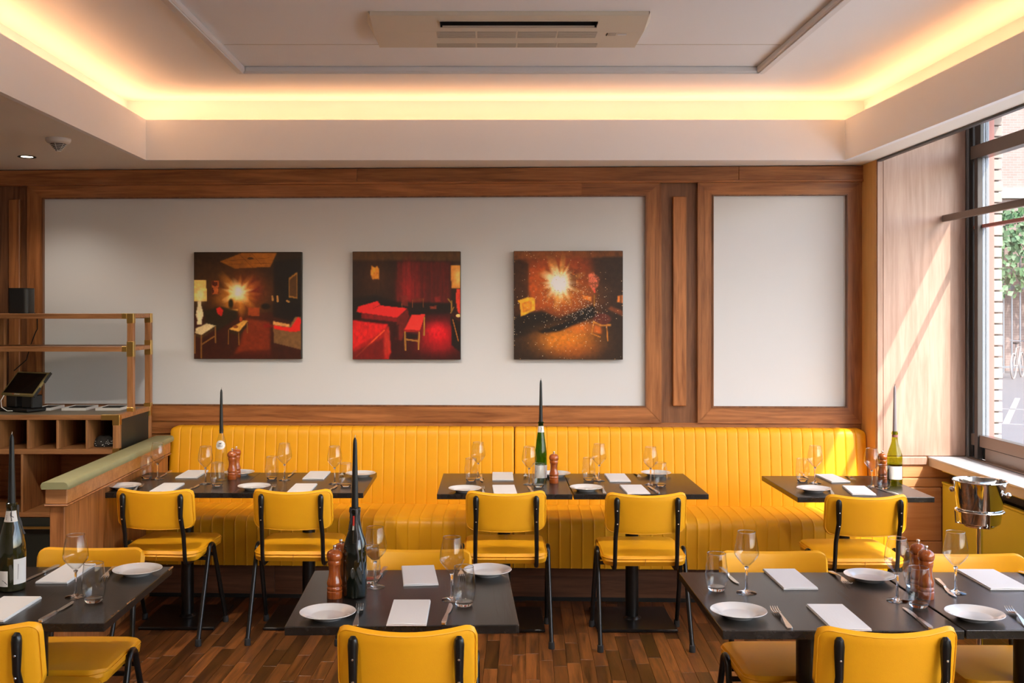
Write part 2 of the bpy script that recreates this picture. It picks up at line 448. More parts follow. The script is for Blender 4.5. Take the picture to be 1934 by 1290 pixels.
cpart('fascia', MB().prism([(xr(YB),YB),(xr(YK),YK),(xr(-3),-3),(xr(-3)+T,-3),(xr(YK)+T,YK),(xr(YB)+T,YB+T)], ZS-.003, ZF), M['plaster'])
G = .175
cpart('cove_lining', MB().prism([(xl(YB)-G,YB+G),(xr(YB)+G,YB+G),(xr(YB)+G+.02,YB+G+.02),(xl(YB)-G-.02,YB+G+.02)], ZT, ZC), M['plaster'])
cpart('cove_lining', MB().prism([(xl(-3)-G,-3),(xl(YB)-G,YB+G),(xl(YB)-G-.02,YB+G),(xl(-3)-G-.02,-3)], ZT, ZC), M['plaster'])
cpart('cove_lining', MB().prism([(xr(-3)+G-.015,-3),(xr(YK)+G-.015,YK),(xr(YB)+G,YB+G),(2.40,YB+G),(2.42,-3)], ZT, ZC), M['plaster'])
# edge track of the soffit by the window
cpart('curtain_track', MB().prism([(2.38,6.26),(2.42,-3),(2.445,-3),(2.405,6.26)], ZS-.012, ZS+.06), M['dark_frame'])
# square moulding on the ceiling
zm = .032
y0_, xa, xb_ = 5.515, -1.28, 1.455
def mold(poly): 
    b = MB(); b.prism(poly, ZC-zm, ZC); return b
mw = .055
cpart('molding', MB().prism([(xa-mw,y0_+mw),(xb_+mw,y0_+mw),(xb_,y0_),(xa,y0_)], ZC-zm, ZC), M['molding'], .006)
cpart('molding', MB().prism([(xa-mw,y0_+mw),(xa,y0_),(xa,-2.9),(xa-mw,-2.9)], ZC-zm, ZC), M['molding'], .006)
cpart('molding', MB().prism([(xb_+mw,y0_+mw),(xb_,y0_),(xb_+.02,-2.9),(xb_+mw+.02,-2.9)], ZC-zm, ZC), M['molding'], .006)
cpart('molding_bead', MB().prism([(xa-.02,y0_+.02),(xb_+.02,y0_+.02),(xb_+.012,y0_+.012),(xa-.012,y0_+.012)], ZC-zm-.006, ZC-.01), M['molding'])
cpart('molding_bead', MB().prism([(xa-.02,y0_+.02),(xa-.012,y0_+.012),(xa-.012,-2.9),(xa-.02,-2.9)], ZC-zm-.006, ZC-.01), M['molding'])
cpart('molding_bead', MB().prism([(xb_+.02,y0_+.02),(xb_+.012,y0_+.012),(xb_+.03,-2.9),(xb_+.038,-2.9)], ZC-zm-.006, ZC-.01), M['molding'])
cpart('board_joint', MB().box(xa+.002, xb_-.002, 5.068, 5.071, ZC-.0012, ZC), M['ac_grille'])
# warm LED tape lying in the trough behind the fascia
def led(p0, p1):
    p0 = Vector(p0); p1 = Vector(p1); d = p1-p0; L = d.length; a = math.atan2(d.y, d.x)
    t = MB().box(-L/2, L/2, -.006, .006, -.004, .0).build('light_strip', M['led'], ceil)
    t.location = (p0+p1)/2; t.rotation_euler = (0,0,a)
    ld = bpy.data.lights.new('cove_light', 'AREA'); ld.shape = 'RECTANGLE'; ld.size = L; ld.size_y = .03
    ld.energy = COVE_W*L; ld.color = (1.0, .45, .19)
    lo = bpy.data.objects.new('cove_light', ld); COL.objects.link(lo); lo.parent = ceil
    lo.location = (p0+p1)/2+Vector((0,0,.012)); lo.rotation_euler = Euler((math.pi+math.radians(52),0,a)); return lo
zl = ZT+.030; q = .11
led((xl(YB)-q, YB+q, zl), (xr(YB)+q, YB+q, zl))
led((xl(-3)-q, -2.9, zl), (xl(YB)-q, YB, zl))
led((xr(YB)+q, YB, zl), (xr(-3)+q, -2.9, zl))

# ------------------------------------------------------------------ side and rear walls of the room
struct(MB().box(-6.3, -6.1, -3.1, 7.0, 0, 3.05).build('wall_left', M['plaster_room']))
struct(MB().box(-6.2, 3.2, -3.2, -3.0, 0, 3.05).build('wall_front', M['plaster_room']))

# pier between bench and window
PY = 6.28; PXL, PXR = 2.385, 2.925
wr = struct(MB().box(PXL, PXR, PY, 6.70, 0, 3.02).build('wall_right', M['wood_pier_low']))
def rp(name, x0, x1, z0, z1, t, m, bev=.003):
    return MB().box(x0, x1, PY-t, PY, z0, z1).build(name, m, wr, bevel=bev)
zsill = .808
o = rp('pier_panel', XD(1667,PY), PXR-.005, zsill+.004, 2.99, .010, M['wood_pier'], .002); o['label'] = 'tall pale pinkish wood panel beside the window'
rp('edge_strip', PXL, XD(1666,PY), zsill+.004, 2.99, .014, M['wood_pier'], .002)
o = MB().box(PXL, PXL+.0, PY, PY, 0, 0)
rp('ledge', PXL, 2.685, zsill-.052, zsill, .022, M['wood_pier'], .006)
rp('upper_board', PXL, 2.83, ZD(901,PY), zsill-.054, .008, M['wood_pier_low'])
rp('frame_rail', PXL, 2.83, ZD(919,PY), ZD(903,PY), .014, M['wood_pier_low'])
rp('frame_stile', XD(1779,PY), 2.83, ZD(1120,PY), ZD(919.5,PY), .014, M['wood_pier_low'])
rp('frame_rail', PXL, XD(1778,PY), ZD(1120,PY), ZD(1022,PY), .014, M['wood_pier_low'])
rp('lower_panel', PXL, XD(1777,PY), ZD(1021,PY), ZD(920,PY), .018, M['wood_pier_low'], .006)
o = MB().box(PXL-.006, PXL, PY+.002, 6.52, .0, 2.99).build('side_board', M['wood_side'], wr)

# window sill, radiator casing under it
WX = 2.94
sill = struct(MB().box(2.695, WX-.01, -3, PY-.002, zsill-.012, zsill).build('trim_1', M['marble'], bevel=.002))
sill['label'] = 'grey marble window sill'
MB().box(2.70, 2.74, -3, PY-.003, zsill-.058, zsill-.0125).build('sill_face', M['sill_face'], sill)
cas = thing('radiator_casing', 'glossy yellow radiator casing running under the marble window sill', 'radiator cover', (2.75, 4.5, 0))
MB().box(0, .03, -7.4, 1.70, .02, .655).build('front_panel', M['casing'], cas, bevel=.004)
MB().box(0.005, .03, -7.4, 1.72, .725, .748).build('upper_panel', M['casing'], cas, bevel=.003)
MB().box(.03, .14, -7.4, 1.70, .60, .64).build('slot', M['black'], cas)
MB().box(-.004, .02, -7.4, 1.70, .657, .668).build('top_lip', M['casing'], cas)
# wall below and above the window
struct(MB().box(2.915, 3.12, -3.1, PY-.004, 0, zsill-.02).build('wall_right_lower', M['mortar']))
struct(MB().box(2.93, 3.12, -3.1, PY-.004, 2.93, 3.02).build('trim_2', M['dark_frame']))

# ------------------------------------------------------------------ window_1: long metal window on the right
win = struct(MB().box(WX, WX+.05, 6.215, 6.275, zsill, 2.94).build('window_1', M['dark_frame']))
def wp(name, x0, x1, y0, y1, z0, z1, m, bev=.002): return MB().box(x0,x1,y0,y1,z0,z1).build(name, m, win, bevel=bev)
muls = [6.135, 3.1, .1, -2.8]
for i, y in enumerate(muls):
    wp('mullion', WX-.02, WX+.010, y-.02, y+.02, zsill+.004, 2.60, M['mullion'])
    wp('mullion', WX-.01, WX+.010, y-.035, y+.035, 2.68, 2.94, M['dark_frame'])
    for k_ in range(4):
        wp('sash_strip', WX+.011+.011*k_, WX+.019+.011*k_, y-.018+.004*(k_%2), y+.02, zsill+.006, 2.94, M['silver_frame'], .001)
wp('transom', WX-.015, WX+.05, -3, 6.214, 2.60, 2.68, M['bronze'])
wp('head_rail', WX-.01, WX+.05, -3, 6.214, 2.92, 2.94, M['dark_frame'])
wp('thin_transom', WX+.005, WX+.035, -3, 6.214, 2.185, 2.205, M['red_paint'], .001)
wp('sash_rail', WX-.012, WX+.04, -3, 6.11, .888, .957, M['bronze'])
wp('sash_rail', WX-.012, WX+.04, 6.16, 6.213, .888, .957, M['bronze'])
wp('track', WX-.002, WX+.03, -3, 6.06, zsill+.006, .886, M['bronze'])
wp('track_lip', WX-.035, WX+.0, -3, 6.214, zsill+.001, zsill+.008, M['bronze'])
wp('track_gap', WX+.0115, WX+.03, 6.06, 6.156, zsill+.006, .886, M['black'])
wp('track_gap', WX+.012, WX+.03, 6.157, 6.213, zsill+.006, .886, M['black'])
for y0, y1 in ((6.158, 6.214), (3.14, 6.112), (.14, 3.06), (-2.78, .06)):
    p = wp('pane', WX+.022, WX+.026, y0, y1, .957, 2.60, M['pane'], 0)
for y0, y1 in ((3.14, 6.10), (.14, 3.06), (-2.76, .06)):
    wp('pane', WX+.022, WX+.026, y0, y1, 2.68, 2.92, M['pane'], 0)
# red painted steel outside
wp('outer_frame', 3.005, 3.050, 6.175, 6.215, .93, 2.94, M['red_paint'])
bar = tag(MB().box(2.775, 2.795, -2.5, 6.262, 2.232, 2.272).build('rail', M['bronze'], bevel=.002),
          'long dark bronze bar running across the window above the sash', 'rail')

# brick reveal outside the window
rev = struct(MB().box(2.93, 3.12, 6.263, 6.75, -.1, 3.6).build('wall_outside', M['mortar']))
z = .62; k = 0
while z < 3.3:
    e = rng.uniform(-.004, .004); x1 = 3.128+e
    MB().box(3.056, x1, 6.235+rng.uniform(-.002,.002), 6.262, z, z+.058).build('brick', M['brick'], rev, bevel=.003)
    z += .0665; k += 1

# ------------------------------------------------------------------ outside
st = struct(MB().box(3.12, 60, -30, 80, -.3, -.10).build('street', M['street']))
MB().box(3.13, 6.3, -30, 9.0, -.10, -.03).build('pavement', M['pavement'], st)  # added out of view to bounce sunlight up to the ceiling
def road(px0,py0,px1,py1,wd):
    a = P(px0,py0,-.1); c = P(px1,py1,-.1); d = (c-a); nrm = Vector((-d.y,d.x,0)).normalized()*wd
    MB().prism([(a+nrm)[:2],(c+nrm)[:2],(c-nrm)[:2],(a-nrm)[:2]], -.10, -.095).build('road_line', M['white_line'], st)
road(1880,800,1950,803,.04); road(1880,772,1950,774,.04); road(1900,800,1922,752,.05)
FY = 31.0
bld = thing('brick_building', 'pale pink brick building seen across the street through the window', 'building', (16, FY, -.1))
MB().box(-12, 14, 0, 6, 0, 11).build('facade', M['far_brick'], bld)
MB().box(-12, 14, -.12, 0, ZD(375,FY)+.1, ZD(355,FY)+.1).build('cornice_band', M['facade_trim'], bld)
for xk in (-7.2, -3.4, .55, 4.4, 8.2):
    f = MB().box(xk-.25, xk+1.4, -.06, 0, ZD(305,FY)+.1, ZD(170,FY)+.1).build('window_frame', M['facade_trim'], bld)
    MB().box(xk-.12, xk+1.25, -.07, -.055, ZD(296,FY)+.1, ZD(180,FY)+.1).build('pane', M['glass_dark'], f)
# ivy on a railing
FZ = FY-1.2
b = MB(); r2 = random.Random(3)
for i in range(5200):
    x = r2.uniform(10, 24); zt_ = r2.random()
    z = ZD(565,FZ)+ (ZD(392,FZ)-ZD(565,FZ))*(zt_**.8)+.15*math.sin(x*2.1)
    y = FZ+r2.uniform(-.25,.1); s = r2.uniform(.06,.13)
    a = r2.uniform(0,6.28); t = r2.uniform(-.6,.6)
    M3 = Matrix.Translation((x,y,z)) @ Euler((math.pi/2+t, a, r2.uniform(-.8,.8))).to_matrix().to_4x4()
    pts = [M3 @ Vector(p)*1.0 for p in ((0,-s,0),(s*.8,-s*.2,.01),(0,s,0),(-s*.8,-s*.2,.01))]
    b.add(pts, [(0,1,2),(0,2,3)])
o = tag(b.build('ivy', M['leaf']), 'green ivy climbing over the railing across the street', 'ivy'); o['kind'] = 'stuff'
fn = thing('railing', 'dark iron railing with upright bars under the ivy outside', 'fence', (17, FZ+.15, -.1))
for k in range(60):
    MB().box(-7+k*.24, -7+k*.24+.035, -.015, .015, 0, ZD(450,FZ)+.1).build('bar', M['fence'], fn)
MB().box(-7.2, 7.6, -.02, .02, ZD(545,FZ)+.08, ZD(540,FZ)+.1).build('cross_rail', M['fence'], fn)
MB().box(-7.2, 7.6, -.02, .02, .15, .2).build('cross_rail', M['fence'], fn)
# a parked bicycle
bx = P(1922, 714, -.1)
bk = thing('bicycle', 'pale bicycle parked by the railing outside the window', 'bicycle', (bx.x, bx.y, -.1), .9)
for xx in (-.52, .52):
    wv = MB().tube([(xx+.33*math.cos(a*math.pi/12), 0, .34+.33*math.sin(a*math.pi/12)) for a in range(24)], .02, 6, closed=True).build('wheel', M['bike'], bk, smooth=True)
    sp = MB()
    for a in range(8): sp.tube([(xx,0,.34),(xx+.32*math.cos(a*math.pi/4),0,.34+.32*math.sin(a*math.pi/4))], .003, 4)
    sp.build('spokes', M['fence'], wv)
MB().tube([(-.52,0,.34),(-.18,0,.82),(.38,0,.84),(-.02,0,.34),(-.52,0,.34)], .018, 6).build('frame', M['bike'], bk)
MB().tube([(.52,0,.34),(.36,0,.95)], .016, 6).build('fork', M['bike'], bk)
MB().tube([(.30,-.26,1.0),(.38,0,.98),(.30,.26,1.0)], .013, 6).build('handlebar', M['fence'], bk)
MB().tube([(-.18,0,.82),(-.22,0,.92)], .014, 6).build('seat_post', M['fence'], bk)
MB().box(-.34,-.08,-.06,.06,.92,.97).build('saddle', M['black_plastic'], bk, bevel=.02)
MB().tube([(-.02,0,.34),(-.18,0,.82)], .016, 6).build('seat_tube', M['bike'], bk)
# ------------------------------------------------------------------ ceiling fittings
# air conditioner
def acz(y): return 2.982-.030*min(1, max(0, (y-4.50)/.16))       # underside height
def acy(py):
    y = 4.6
    for _ in range(6): y = (acz(y)-H)*F/(HY-py)
    return y
AY0, AY1 = 4.505, acy(91)
AX0, AX1 = XD(698, AY0), XD(1226, AY0)
ac = thing('air_conditioner', 'long cream ceiling air conditioner with a dark slot', 'air conditioner', (.10, 4.72, 3.0))
def aL(x, y, z): return (x-.10, y-4.72, z-3.0)
sy0, sy1 = acy(38.5), acy(52); sx0, sx1 = XD(831, (sy0+sy1)/2), XD(1128, (sy0+sy1)/2)
def acbox(x0, x1, y0, y1, z0f, z1):
    """slab whose underside follows the curved belly"""
    ys = [y0+(y1-y0)*k/6 for k in range(7)]
    return [( y-4.72, acz(y)+z0f-3.0) for y in ys]+[(y1-4.72, z1-3.0), (y0-4.72, z1-3.0)], x0-.10, x1-.10
b = MB()
b.xprism(*acbox(AX0, AX1, AY0, sy0, 0, 3.0)); b.xprism(*acbox(AX0, AX1, sy1, AY1-.012, 0, 3.0))
b.xprism(*acbox(AX0, sx0, sy0, sy1, 0, 3.0)); b.xprism(*acbox(sx1, AX1, sy0, sy1, 0, 3.0))
b.xprism([(AY1-.012-4.72, acz(AY1)-3.0), (AY1-4.72, acz(AY1)+.008-3.0), (AY1+.012-4.72, 0), (AY1-.012-4.72, 0)], AX0-.10, AX1-.10)
b.build('housing', M['ac'], ac)
for xs, s_ in ((AX0, -1), (AX1, 1)):                                # flared ends reaching up to the ceiling
    b = MB(); vs = []
    ys = [AY0+(AY1-AY0)*k/8 for k in range(9)]
    for y in ys: vs.append(aL(xs, y, acz(y)))
    for k, y in enumerate(ys): vs.append(aL(xs+s_*.030*math.sin(math.pi*(k+.6)/9.2), y, 3.0))
    b.add(vs, [(k, k+1, 9+k+1, 9+k) for k in range(8)])
    b.build('end_cap', M['ac'], ac, smooth=True)
b = MB()
b.box(sx0-.10, sx1-.10, sy0-4.72, sy1-4.72, -.006, -.001)
b.box(sx0-.10, sx1-.10, sy1-.003-4.72, sy1-4.72, acz(sy1)-2.9995-.0, -.005)
b.box(sx0-.10, sx0+.003-.10, sy0-4.72, sy1-4.72, acz(sy1)-2.999, -.005); b.box(sx1-.003-.10, sx1-.10, sy0-4.72, sy1-4.72, acz(sy1)-2.999, -.005)
b.build('air_slot', M['black'], ac)
b = MB(); fl = .007
for (x0, x1, y0, y1) in ((sx0-fl, sx1+fl, sy0-fl, sy0), (sx0-fl, sx1+fl, sy1, sy1+fl), (sx0-fl, sx0, sy0, sy1), (sx1, sx1+fl, sy0, sy1)):
    b.xprism(*acbox(x0, x1, y0, y1, -.003, 3.0-.01))
b.build('slot_frame', M['ac'], ac)
MB().xprism(*acbox(sx0+.01, sx1-.01, sy1-.016, sy1-.006, -.002, acz(sy1)+.004)).build('flap', M['ac_grille'], ac)
for (pa, pb) in ((60,71.5),(82,89)):
    d1, d0 = acy(pa), acy(pb); x0g, x1g = XD(823, d1), XD(1130, d1); wq = (x1g-x0g)/4
    for k in range(4):
        g = MB(); nsl = 6
        for j in range(nsl):
            yy = d1+(d0-d1)*(j+.5)/nsl; ww = abs(d0-d1)/nsl*.34
            g.xprism(*acbox(x0g+k*wq+.004, x0g+(k+1)*wq-.004, yy-ww, yy+ww, -.0022, 3.0-.02))
        g.build('grille', M['ac_grille'], ac)
yd = acy(65)
MB().xprism(*acbox(XD(1149,yd), XD(1163,yd), acy(62.5), acy(67), -.002, 2.99)).build('display', M['ac_grille'], ac)
MB().xprism(*acbox(XD(1166,yd), XD(1183,yd), acy(64), acy(66), -.002, 2.99)).build('display_mark', M['molding'], ac)
for k_ in range(3): MB().xprism(*acbox(XD(1145.5,yd), XD(1147,yd), acy(62.6+1.8*k_), acy(63.6+1.8*k_), -.002, 2.99)).build('indicator', M['black'], ac)
# smoke detector
sm = thing('smoke_detector', 'white cone-shaped smoke detector on the low ceiling', 'smoke detector', (XD(110,5.5), 5.5, ZS))
MB().lathe([(0,0),(.064,0),(.064,-.012),(.058,-.022),(.045,-.029),(0,-.029)], 28).build('base', M['white_plastic'], sm, smooth=True)
MB().lathe([(.040,-.029),(.012,-.064),(0,-.064)], 24).build('chamber', M['black'], sm, smooth=True)
for k in range(4):
    zz = -.034-k*.0075; rr = .0405-k*.0062
    MB().lathe([(rr-.004,zz),(rr+.001,zz),(rr-.001,zz-.003),(rr-.005,zz-.003),(rr-.004,zz)], 24).build('ring', M['white_plastic'], sm)
for k in range(6):
    a = k*math.pi/3-math.pi/2
    MB().tube([(.044*math.cos(a),.044*math.sin(a),-.028),(.012*math.cos(a),.012*math.sin(a),-.066)], .0014, 5).build('rib', M['white_plastic'], sm)
MB().lathe([(0,-.063),(.013,-.063),(.011,-.070),(0,-.071)], 16).build('tip', M['white_plastic'], sm, smooth=True)
# recessed downlights
def downlight(name_label, x, y, zc=ZS, watts=None, group=None, aim=0, cone=125):
    t = thing('downlight', name_label, 'downlight', (x, y, zc), 0, group)
    MB().lathe([(.036,.006),(.050,.0),(.053,-.003),(.050,-.005),(.034,-.002),(.034,.006)], 28).build('trim_ring', M['black'], t, smooth=True)
    MB().lathe([(0,-.001),(.0335,-.001)], 24).build('lens', M['lens'], t)
    ld = bpy.data.lights.new('downlight_lamp', 'SPOT'); ld.energy = watts or SPOT_W; ld.color = (1.0, .89, .76)
    ld.spot_size = math.radians(cone); ld.spot_blend = .8; ld.shadow_soft_size = .04
    lo = bpy.data.objects.new('downlight_lamp', ld); COL.objects.link(lo); lo.parent = t; lo.location = (0,0,-.03); lo.rotation_euler = (math.radians(aim),0,0)
    return t
downlight('small round black-rimmed downlight in the low ceiling at left', XD(51,6.14), 6.14, watts=SPOT_W*.22)
gp = 'recessed downlights nearer the camera'
for x, y, lb in ((-3.4,2.0,'round downlight in the low ceiling outside the frame, farthest left'),(-2.72,3.9,'round downlight in the low ceiling outside the frame, nearest the smoke detector'),(-2.9,.6,'round downlight in the low ceiling outside the frame, nearest the camera')):
    downlight(lb, x, y, group=gp)  # lamp farthest left read from rack shadows; the others added for brightness
for k, x in enumerate((-1.40, -.50, .55, 1.60)):  # added lamps out of view, tilted to brighten bench and back wall
    downlight('round downlight in the high ceiling outside the frame, %s of the row nearer the bench' % ('leftmost','second','third','rightmost')[k], x, 4.0, ZC, SPOT_W*(1.15,.95,.72,.34)[k], group='recessed downlights in the high ceiling', aim=34, cone=84)
for x, pos in ((-1.0,'left'),(.6,'right')):  # unseen pair added to lift the front tables
    downlight('round downlight in the high ceiling outside the frame, %s one above the camera' % pos, x, 1.0, ZC, SPOT_W*1.7, group='recessed downlights in the high ceiling')

# ------------------------------------------------------------------ banquette
bq = thing('banquette', 'long channel-stitched yellow leather banquette along the panelled wall', 'banquette', WO, WA)
def channels(prof, u0, u1, nch, capz=None, rend=(0,0)):
    """prof: list of (w,z) from bottom to top, u along the wall; stitched grooves between the channels"""
    fr = [0,.035,.09,.22,.5,.78,.91,.965]
    us = []; disp = []
    W_ = (u1-u0)/nch
    for k in range(nch):
        for f in fr:
            e = min(f,1-f)*W_
            us.append(u0+(k+f)*W_); disp.append(-.0030*math.exp(-(e/.0020)**2)+.0006*(4*f*(1-f)))
    us.append(u1); disp.append(-.0030)
    disp[0] = -.0030
    # normals of the profile
    N = []
    for i in range(len(prof)):
        a = prof[max(i-1,0)]; c = prof[min(i+1,len(prof)-1)]
        dw, dz = c[0]-a[0], c[1]-a[1]; L = math.hypot(dw,dz); N.append((dz/L, -dw/L))
    vs = []; n = len(prof); zmax = max(p[1] for p in prof)
    for j, u in enumerate(us):
        for i, (w_, z_) in enumerate(prof):
            w2 = w_+N[i][0]*disp[j]; z2 = z_+N[i][1]*disp[j]
            for end, e in ((0, u-u0), (1, u1-u)):
                r = rend[end]
                if r and e < r:
                    cut = r-math.sqrt(max(r*r-(r-e)**2, 0))
                    z2 = min(z2, zmax-cut) if z2 > zmax-.12 else z2
                    w2 -= cut*.35
            vs.append((u, -w2, z2))
    fs = []
    for j in range(len(us)-1):
        for i in range(n-1):
            fs.append((j*n+i, (j+1)*n+i, (j+1)*n+i+1, j*n+i+1))
    fs.append(tuple(range(n))); fs.append(tuple((len(us)-1)*n+i for i in range(n))[::-1])
    return MB().add(vs, fs)
zb = .955
bprof = [(0.03,.44),(.175,.44),(.172,.52),(.160,.62),(.147,.72),(.134,.82),(.124,.90),(.119,.925),(.110,.942),(.096,.952),(.078,zb),(.03,zb)]
uL, uM, uE = wall_u(329)+.012, wall_u(972), wall_u(1626)-.004
channels(bprof, uL, uM-.003, 32, rend=(.04,.012)).build('backrest', M['leather'], bq, smooth=True)
channels(bprof, uM+.003, uE, 33, rend=(.012,.04)).build('backrest', M['leather'], bq, smooth=True)
sprof = [(.16,.30),(.165,.482),(.25,.490),(.40,.494),(.55,.492),(.615,.488),(.645,.478),(.660,.460),(.664,.43),(.658,.32),(.652,.205),(.63,.202)]
uS = uL-.035
channels(sprof, uS, uM-.002, 33, rend=(0,0)).build('seat', M['leather'], bq, smooth=True)
channels(sprof, uM+.002, uE-.01, 33, rend=(0,0)).build('seat', M['leather'], bq, smooth=True)
up = [uS, wall_u(560), wall_u(905), wall_u(1254), uE-.02]
for k in range(4):
    MB().box(up[k]+.001, up[k+1]-.001, -.585, -.10, .001, .206).build('plinth', M['plinth'], bq, bevel=.002)
MB().box(uS, uE-.02, -.592, -.586, .0, .022).build('kick_strip', M['black'], bq)

# ------------------------------------------------------------------ half-height partition with olive cap
def px_part(Y): return -1.914-.030*(Y-4.76)     # right edge of the cap
ang = math.atan(.030)
pt = thing('partition', 'low wooden partition with a rounded olive-green cap at the left end of the banquette', 'partition', (px_part(4.76)-.066, 4.76, 0), ang)
Lp = 1.78
prof = [(-.066,.878),(-.062,.868),(.062,.868),(.066,.878),(.066,.888),(.060,.899),(.048,.904),(-.048,.904),(-.060,.899),(-.066,.888)]
b = MB(); n = len(prof)
vs = [(x,-.012,z) for x,z in prof]+[(x,.0,z) for x,z in prof]+[(x,Lp,z) for x,z in prof]
vs[:n] = [(x*.93,-.010,.868+(z-.868)*.9+.002) for x,z in prof]
fs = [tuple(range(n)), tuple(range(2*n,3*n))[::-1]]
for a in (0,n):
    for i in range(n): fs.append((a+i,a+n+i,a+n+(i+1)%n,a+(i+1)%n))
o = b.add(vs, fs).build('cap', M['olive'], pt, smooth=True); o['label'] = 'olive-green rounded top cap'
MB().box(-.050,.050,.012,Lp-.02,.798,.868).build('upper_band', M['wood_lower'], pt, bevel=.003)
MB().box(-.056,.056,.008,Lp-.02,.786,.797).build('molding', M['wood_h'], pt, bevel=.004)
MB().box(-.034,.034,.024,Lp-.02,.0,.786).build('lower_body', M['wood_v'], pt, bevel=.003)

# ------------------------------------------------------------------ service cabinet at left with rack
cb = thing('service_cabinet', 'teak service cabinet with open cubbies and a brass-cornered rack at left', 'cabinet', (-2.14, 6.30, 0))
def cbx(name, x0,x1,y0,y1,z0,z1,m,bev=.0015,parent=cb): return MB().box(x0+2.14,x1+2.14,y0-6.30,y1-6.30,z0,z1).build(name, m, parent, bevel=bev)
XL_ = -3.75; YF, YR = 6.01, 6.60
cz = 1.086
cbx('counter_top', XL_, -2.165, YF+.025, YR-.03, cz-.026, cz-.003, M['counter'])
cbx('top_rail', XL_, -2.165, YF, YF+.024, cz-.029, cz, M['bar_wood'])
cbx('side_rail', -2.163, -2.127, YF+.036, YR-.036, cz-.029, cz, M['bar_wood'])
cbx('rear_rail', XL_, -2.165, YR-.028, YR, cz-.029, cz, M['bar_wood'])
for y0 in (YF, YR-.036):
    cbx('post', -2.164, -2.126, y0, y0+.036, .0, cz-.030, M['bar_wood_v'])
o = cbx('side_panel', -2.150, -2.136, YF+.037, YR-.037, .05, cz-.030, M['bar_dark']); o['label'] = 'dark green side panel'
cbx('back_panel', XL_, -2.166, YR-.045, YR-.03, .05, cz-.03, M['bar_wood'])
zr1a, zr1b = ZD(858,YF), ZD(848,YF)
cbx('shelf', XL_, -2.166, YF, YR-.046, zr1a, zr1b, M['bar_wood'])
zr2a, zr2b = ZD(977,YF), ZD(968,YF)
cbx('shelf', XL_, -2.166, YF, YR-.046, zr2a, zr2b, M['bar_wood'])
k = 0
xx = XD(163.5,YF)
while xx > XL_:
    cbx('divider', xx-.007, xx+.007, YF+.003, YR-.047, zr1b+.0005, cz-.0295, M['bar_wood_v']); xx -= .1715
xx = XD(41,YF)
while xx > XL_:
    cbx('divider', xx-.007, xx+.007, YF+.003, YR-.047, zr2b+.0005, zr1a-.0005, M['bar_wood_v']); xx -= .52
for (a, c) in ((-2.166-.015-.62, -2.181), (-3.44, -2.805)):
    d = cbx('door', a, c, YF+.002, YF+.022, .06, zr2a-.004, M['bar_dark'], .002)
    hx0, hx1 = a+.10, c-.10
    MB().box(hx0+2.14, hx1+2.14, YF-.030-6.30, YF-.016-6.30, .428, .442).add(*( [ (hx0+2.16,YF-.02-6.30,.43),(hx0+2.17,YF-.02-6.30,.43),(hx0+2.17,YF+.003-6.30,.43),(hx0+2.16,YF+.003-6.30,.43)], [(0,1,2,3)])).build('handle', M['brass'], d)
cbx('toe_board', XL_, -2.166, YF+.03, YF+.04, .0, .058, M['black'])
def brass(x0,x1,y0,y1,z0,z1): return cbx('brass_corner', x0,x1,y0,y1,z0,z1, M['brass'], .001)
brass(-2.232, -2.124, YF-.0015, YF+.03, cz-.030, cz+.0015)
brass(-2.166, -2.1245, YF-.0018, YF+.037, cz-.060, cz+.0012)
brass(-2.166, -2.1245, YF-.0018, YF+.037, zr1a, zr1a+.035)
brass(-2.166, -2.1245, YR-.037, YR+.0015, cz-.060, cz+.02)
# rack above the counter
RX0, RX1, RYF, RYR = -2.155, -2.118, 6.225, 6.585
ztop, zmid = ZD(592.3, RYF), ZD(654.5, RYF)
rack_posts = [(-2.155,RYF),(-2.155,RYR-.036),(-3.085,RYF),(-3.085,RYR-.036)]
for x, y in rack_posts:
    cbx('rack_post', x, x+.037, y, y+.036, cz+.0005, ztop-.031, M['bar_wood_v'])
for zz, nm in ((ztop,'rack_shelf'),(zmid,'rack_shelf')):
    cbx(nm, XL_, -2.156, RYF+.022, RYR-.022, zz-.020, zz-.001, M['bar_wood'])
    cbx('rack_rail', XL_, -2.155, RYF-.0005, RYF+.021, zz-.031, zz, M['bar_wood'])
    cbx('rack_rail', XL_, -2.155, RYR-.021, RYR, zz-.031, zz, M['bar_wood'])
    cbx('rack_side_rail', -2.154, -2.119, RYF+.037, RYR-.037, zz-.026, zz-.002, M['bar_wood'])
for y0, y1 in ((RYF-.002, RYF+.037), (RYR-.037, RYR+.002)):
    brass(-2.157, -2.1165, y0, y1, ztop-.058, ztop+.001)
    brass(-2.157, -2.1165, y0, y1, zmid-.062, zmid+.030)
    brass(-2.157, -2.1165, y0, y1, cz-.002, cz+.024)
brass(-2.187, -2.157, RYF-.0018, RYF+.02, ztop-.032, ztop+.001)
brass(-2.187, -2.157, RYF-.0018, RYF+.02, zmid-.032, zmid+.001)

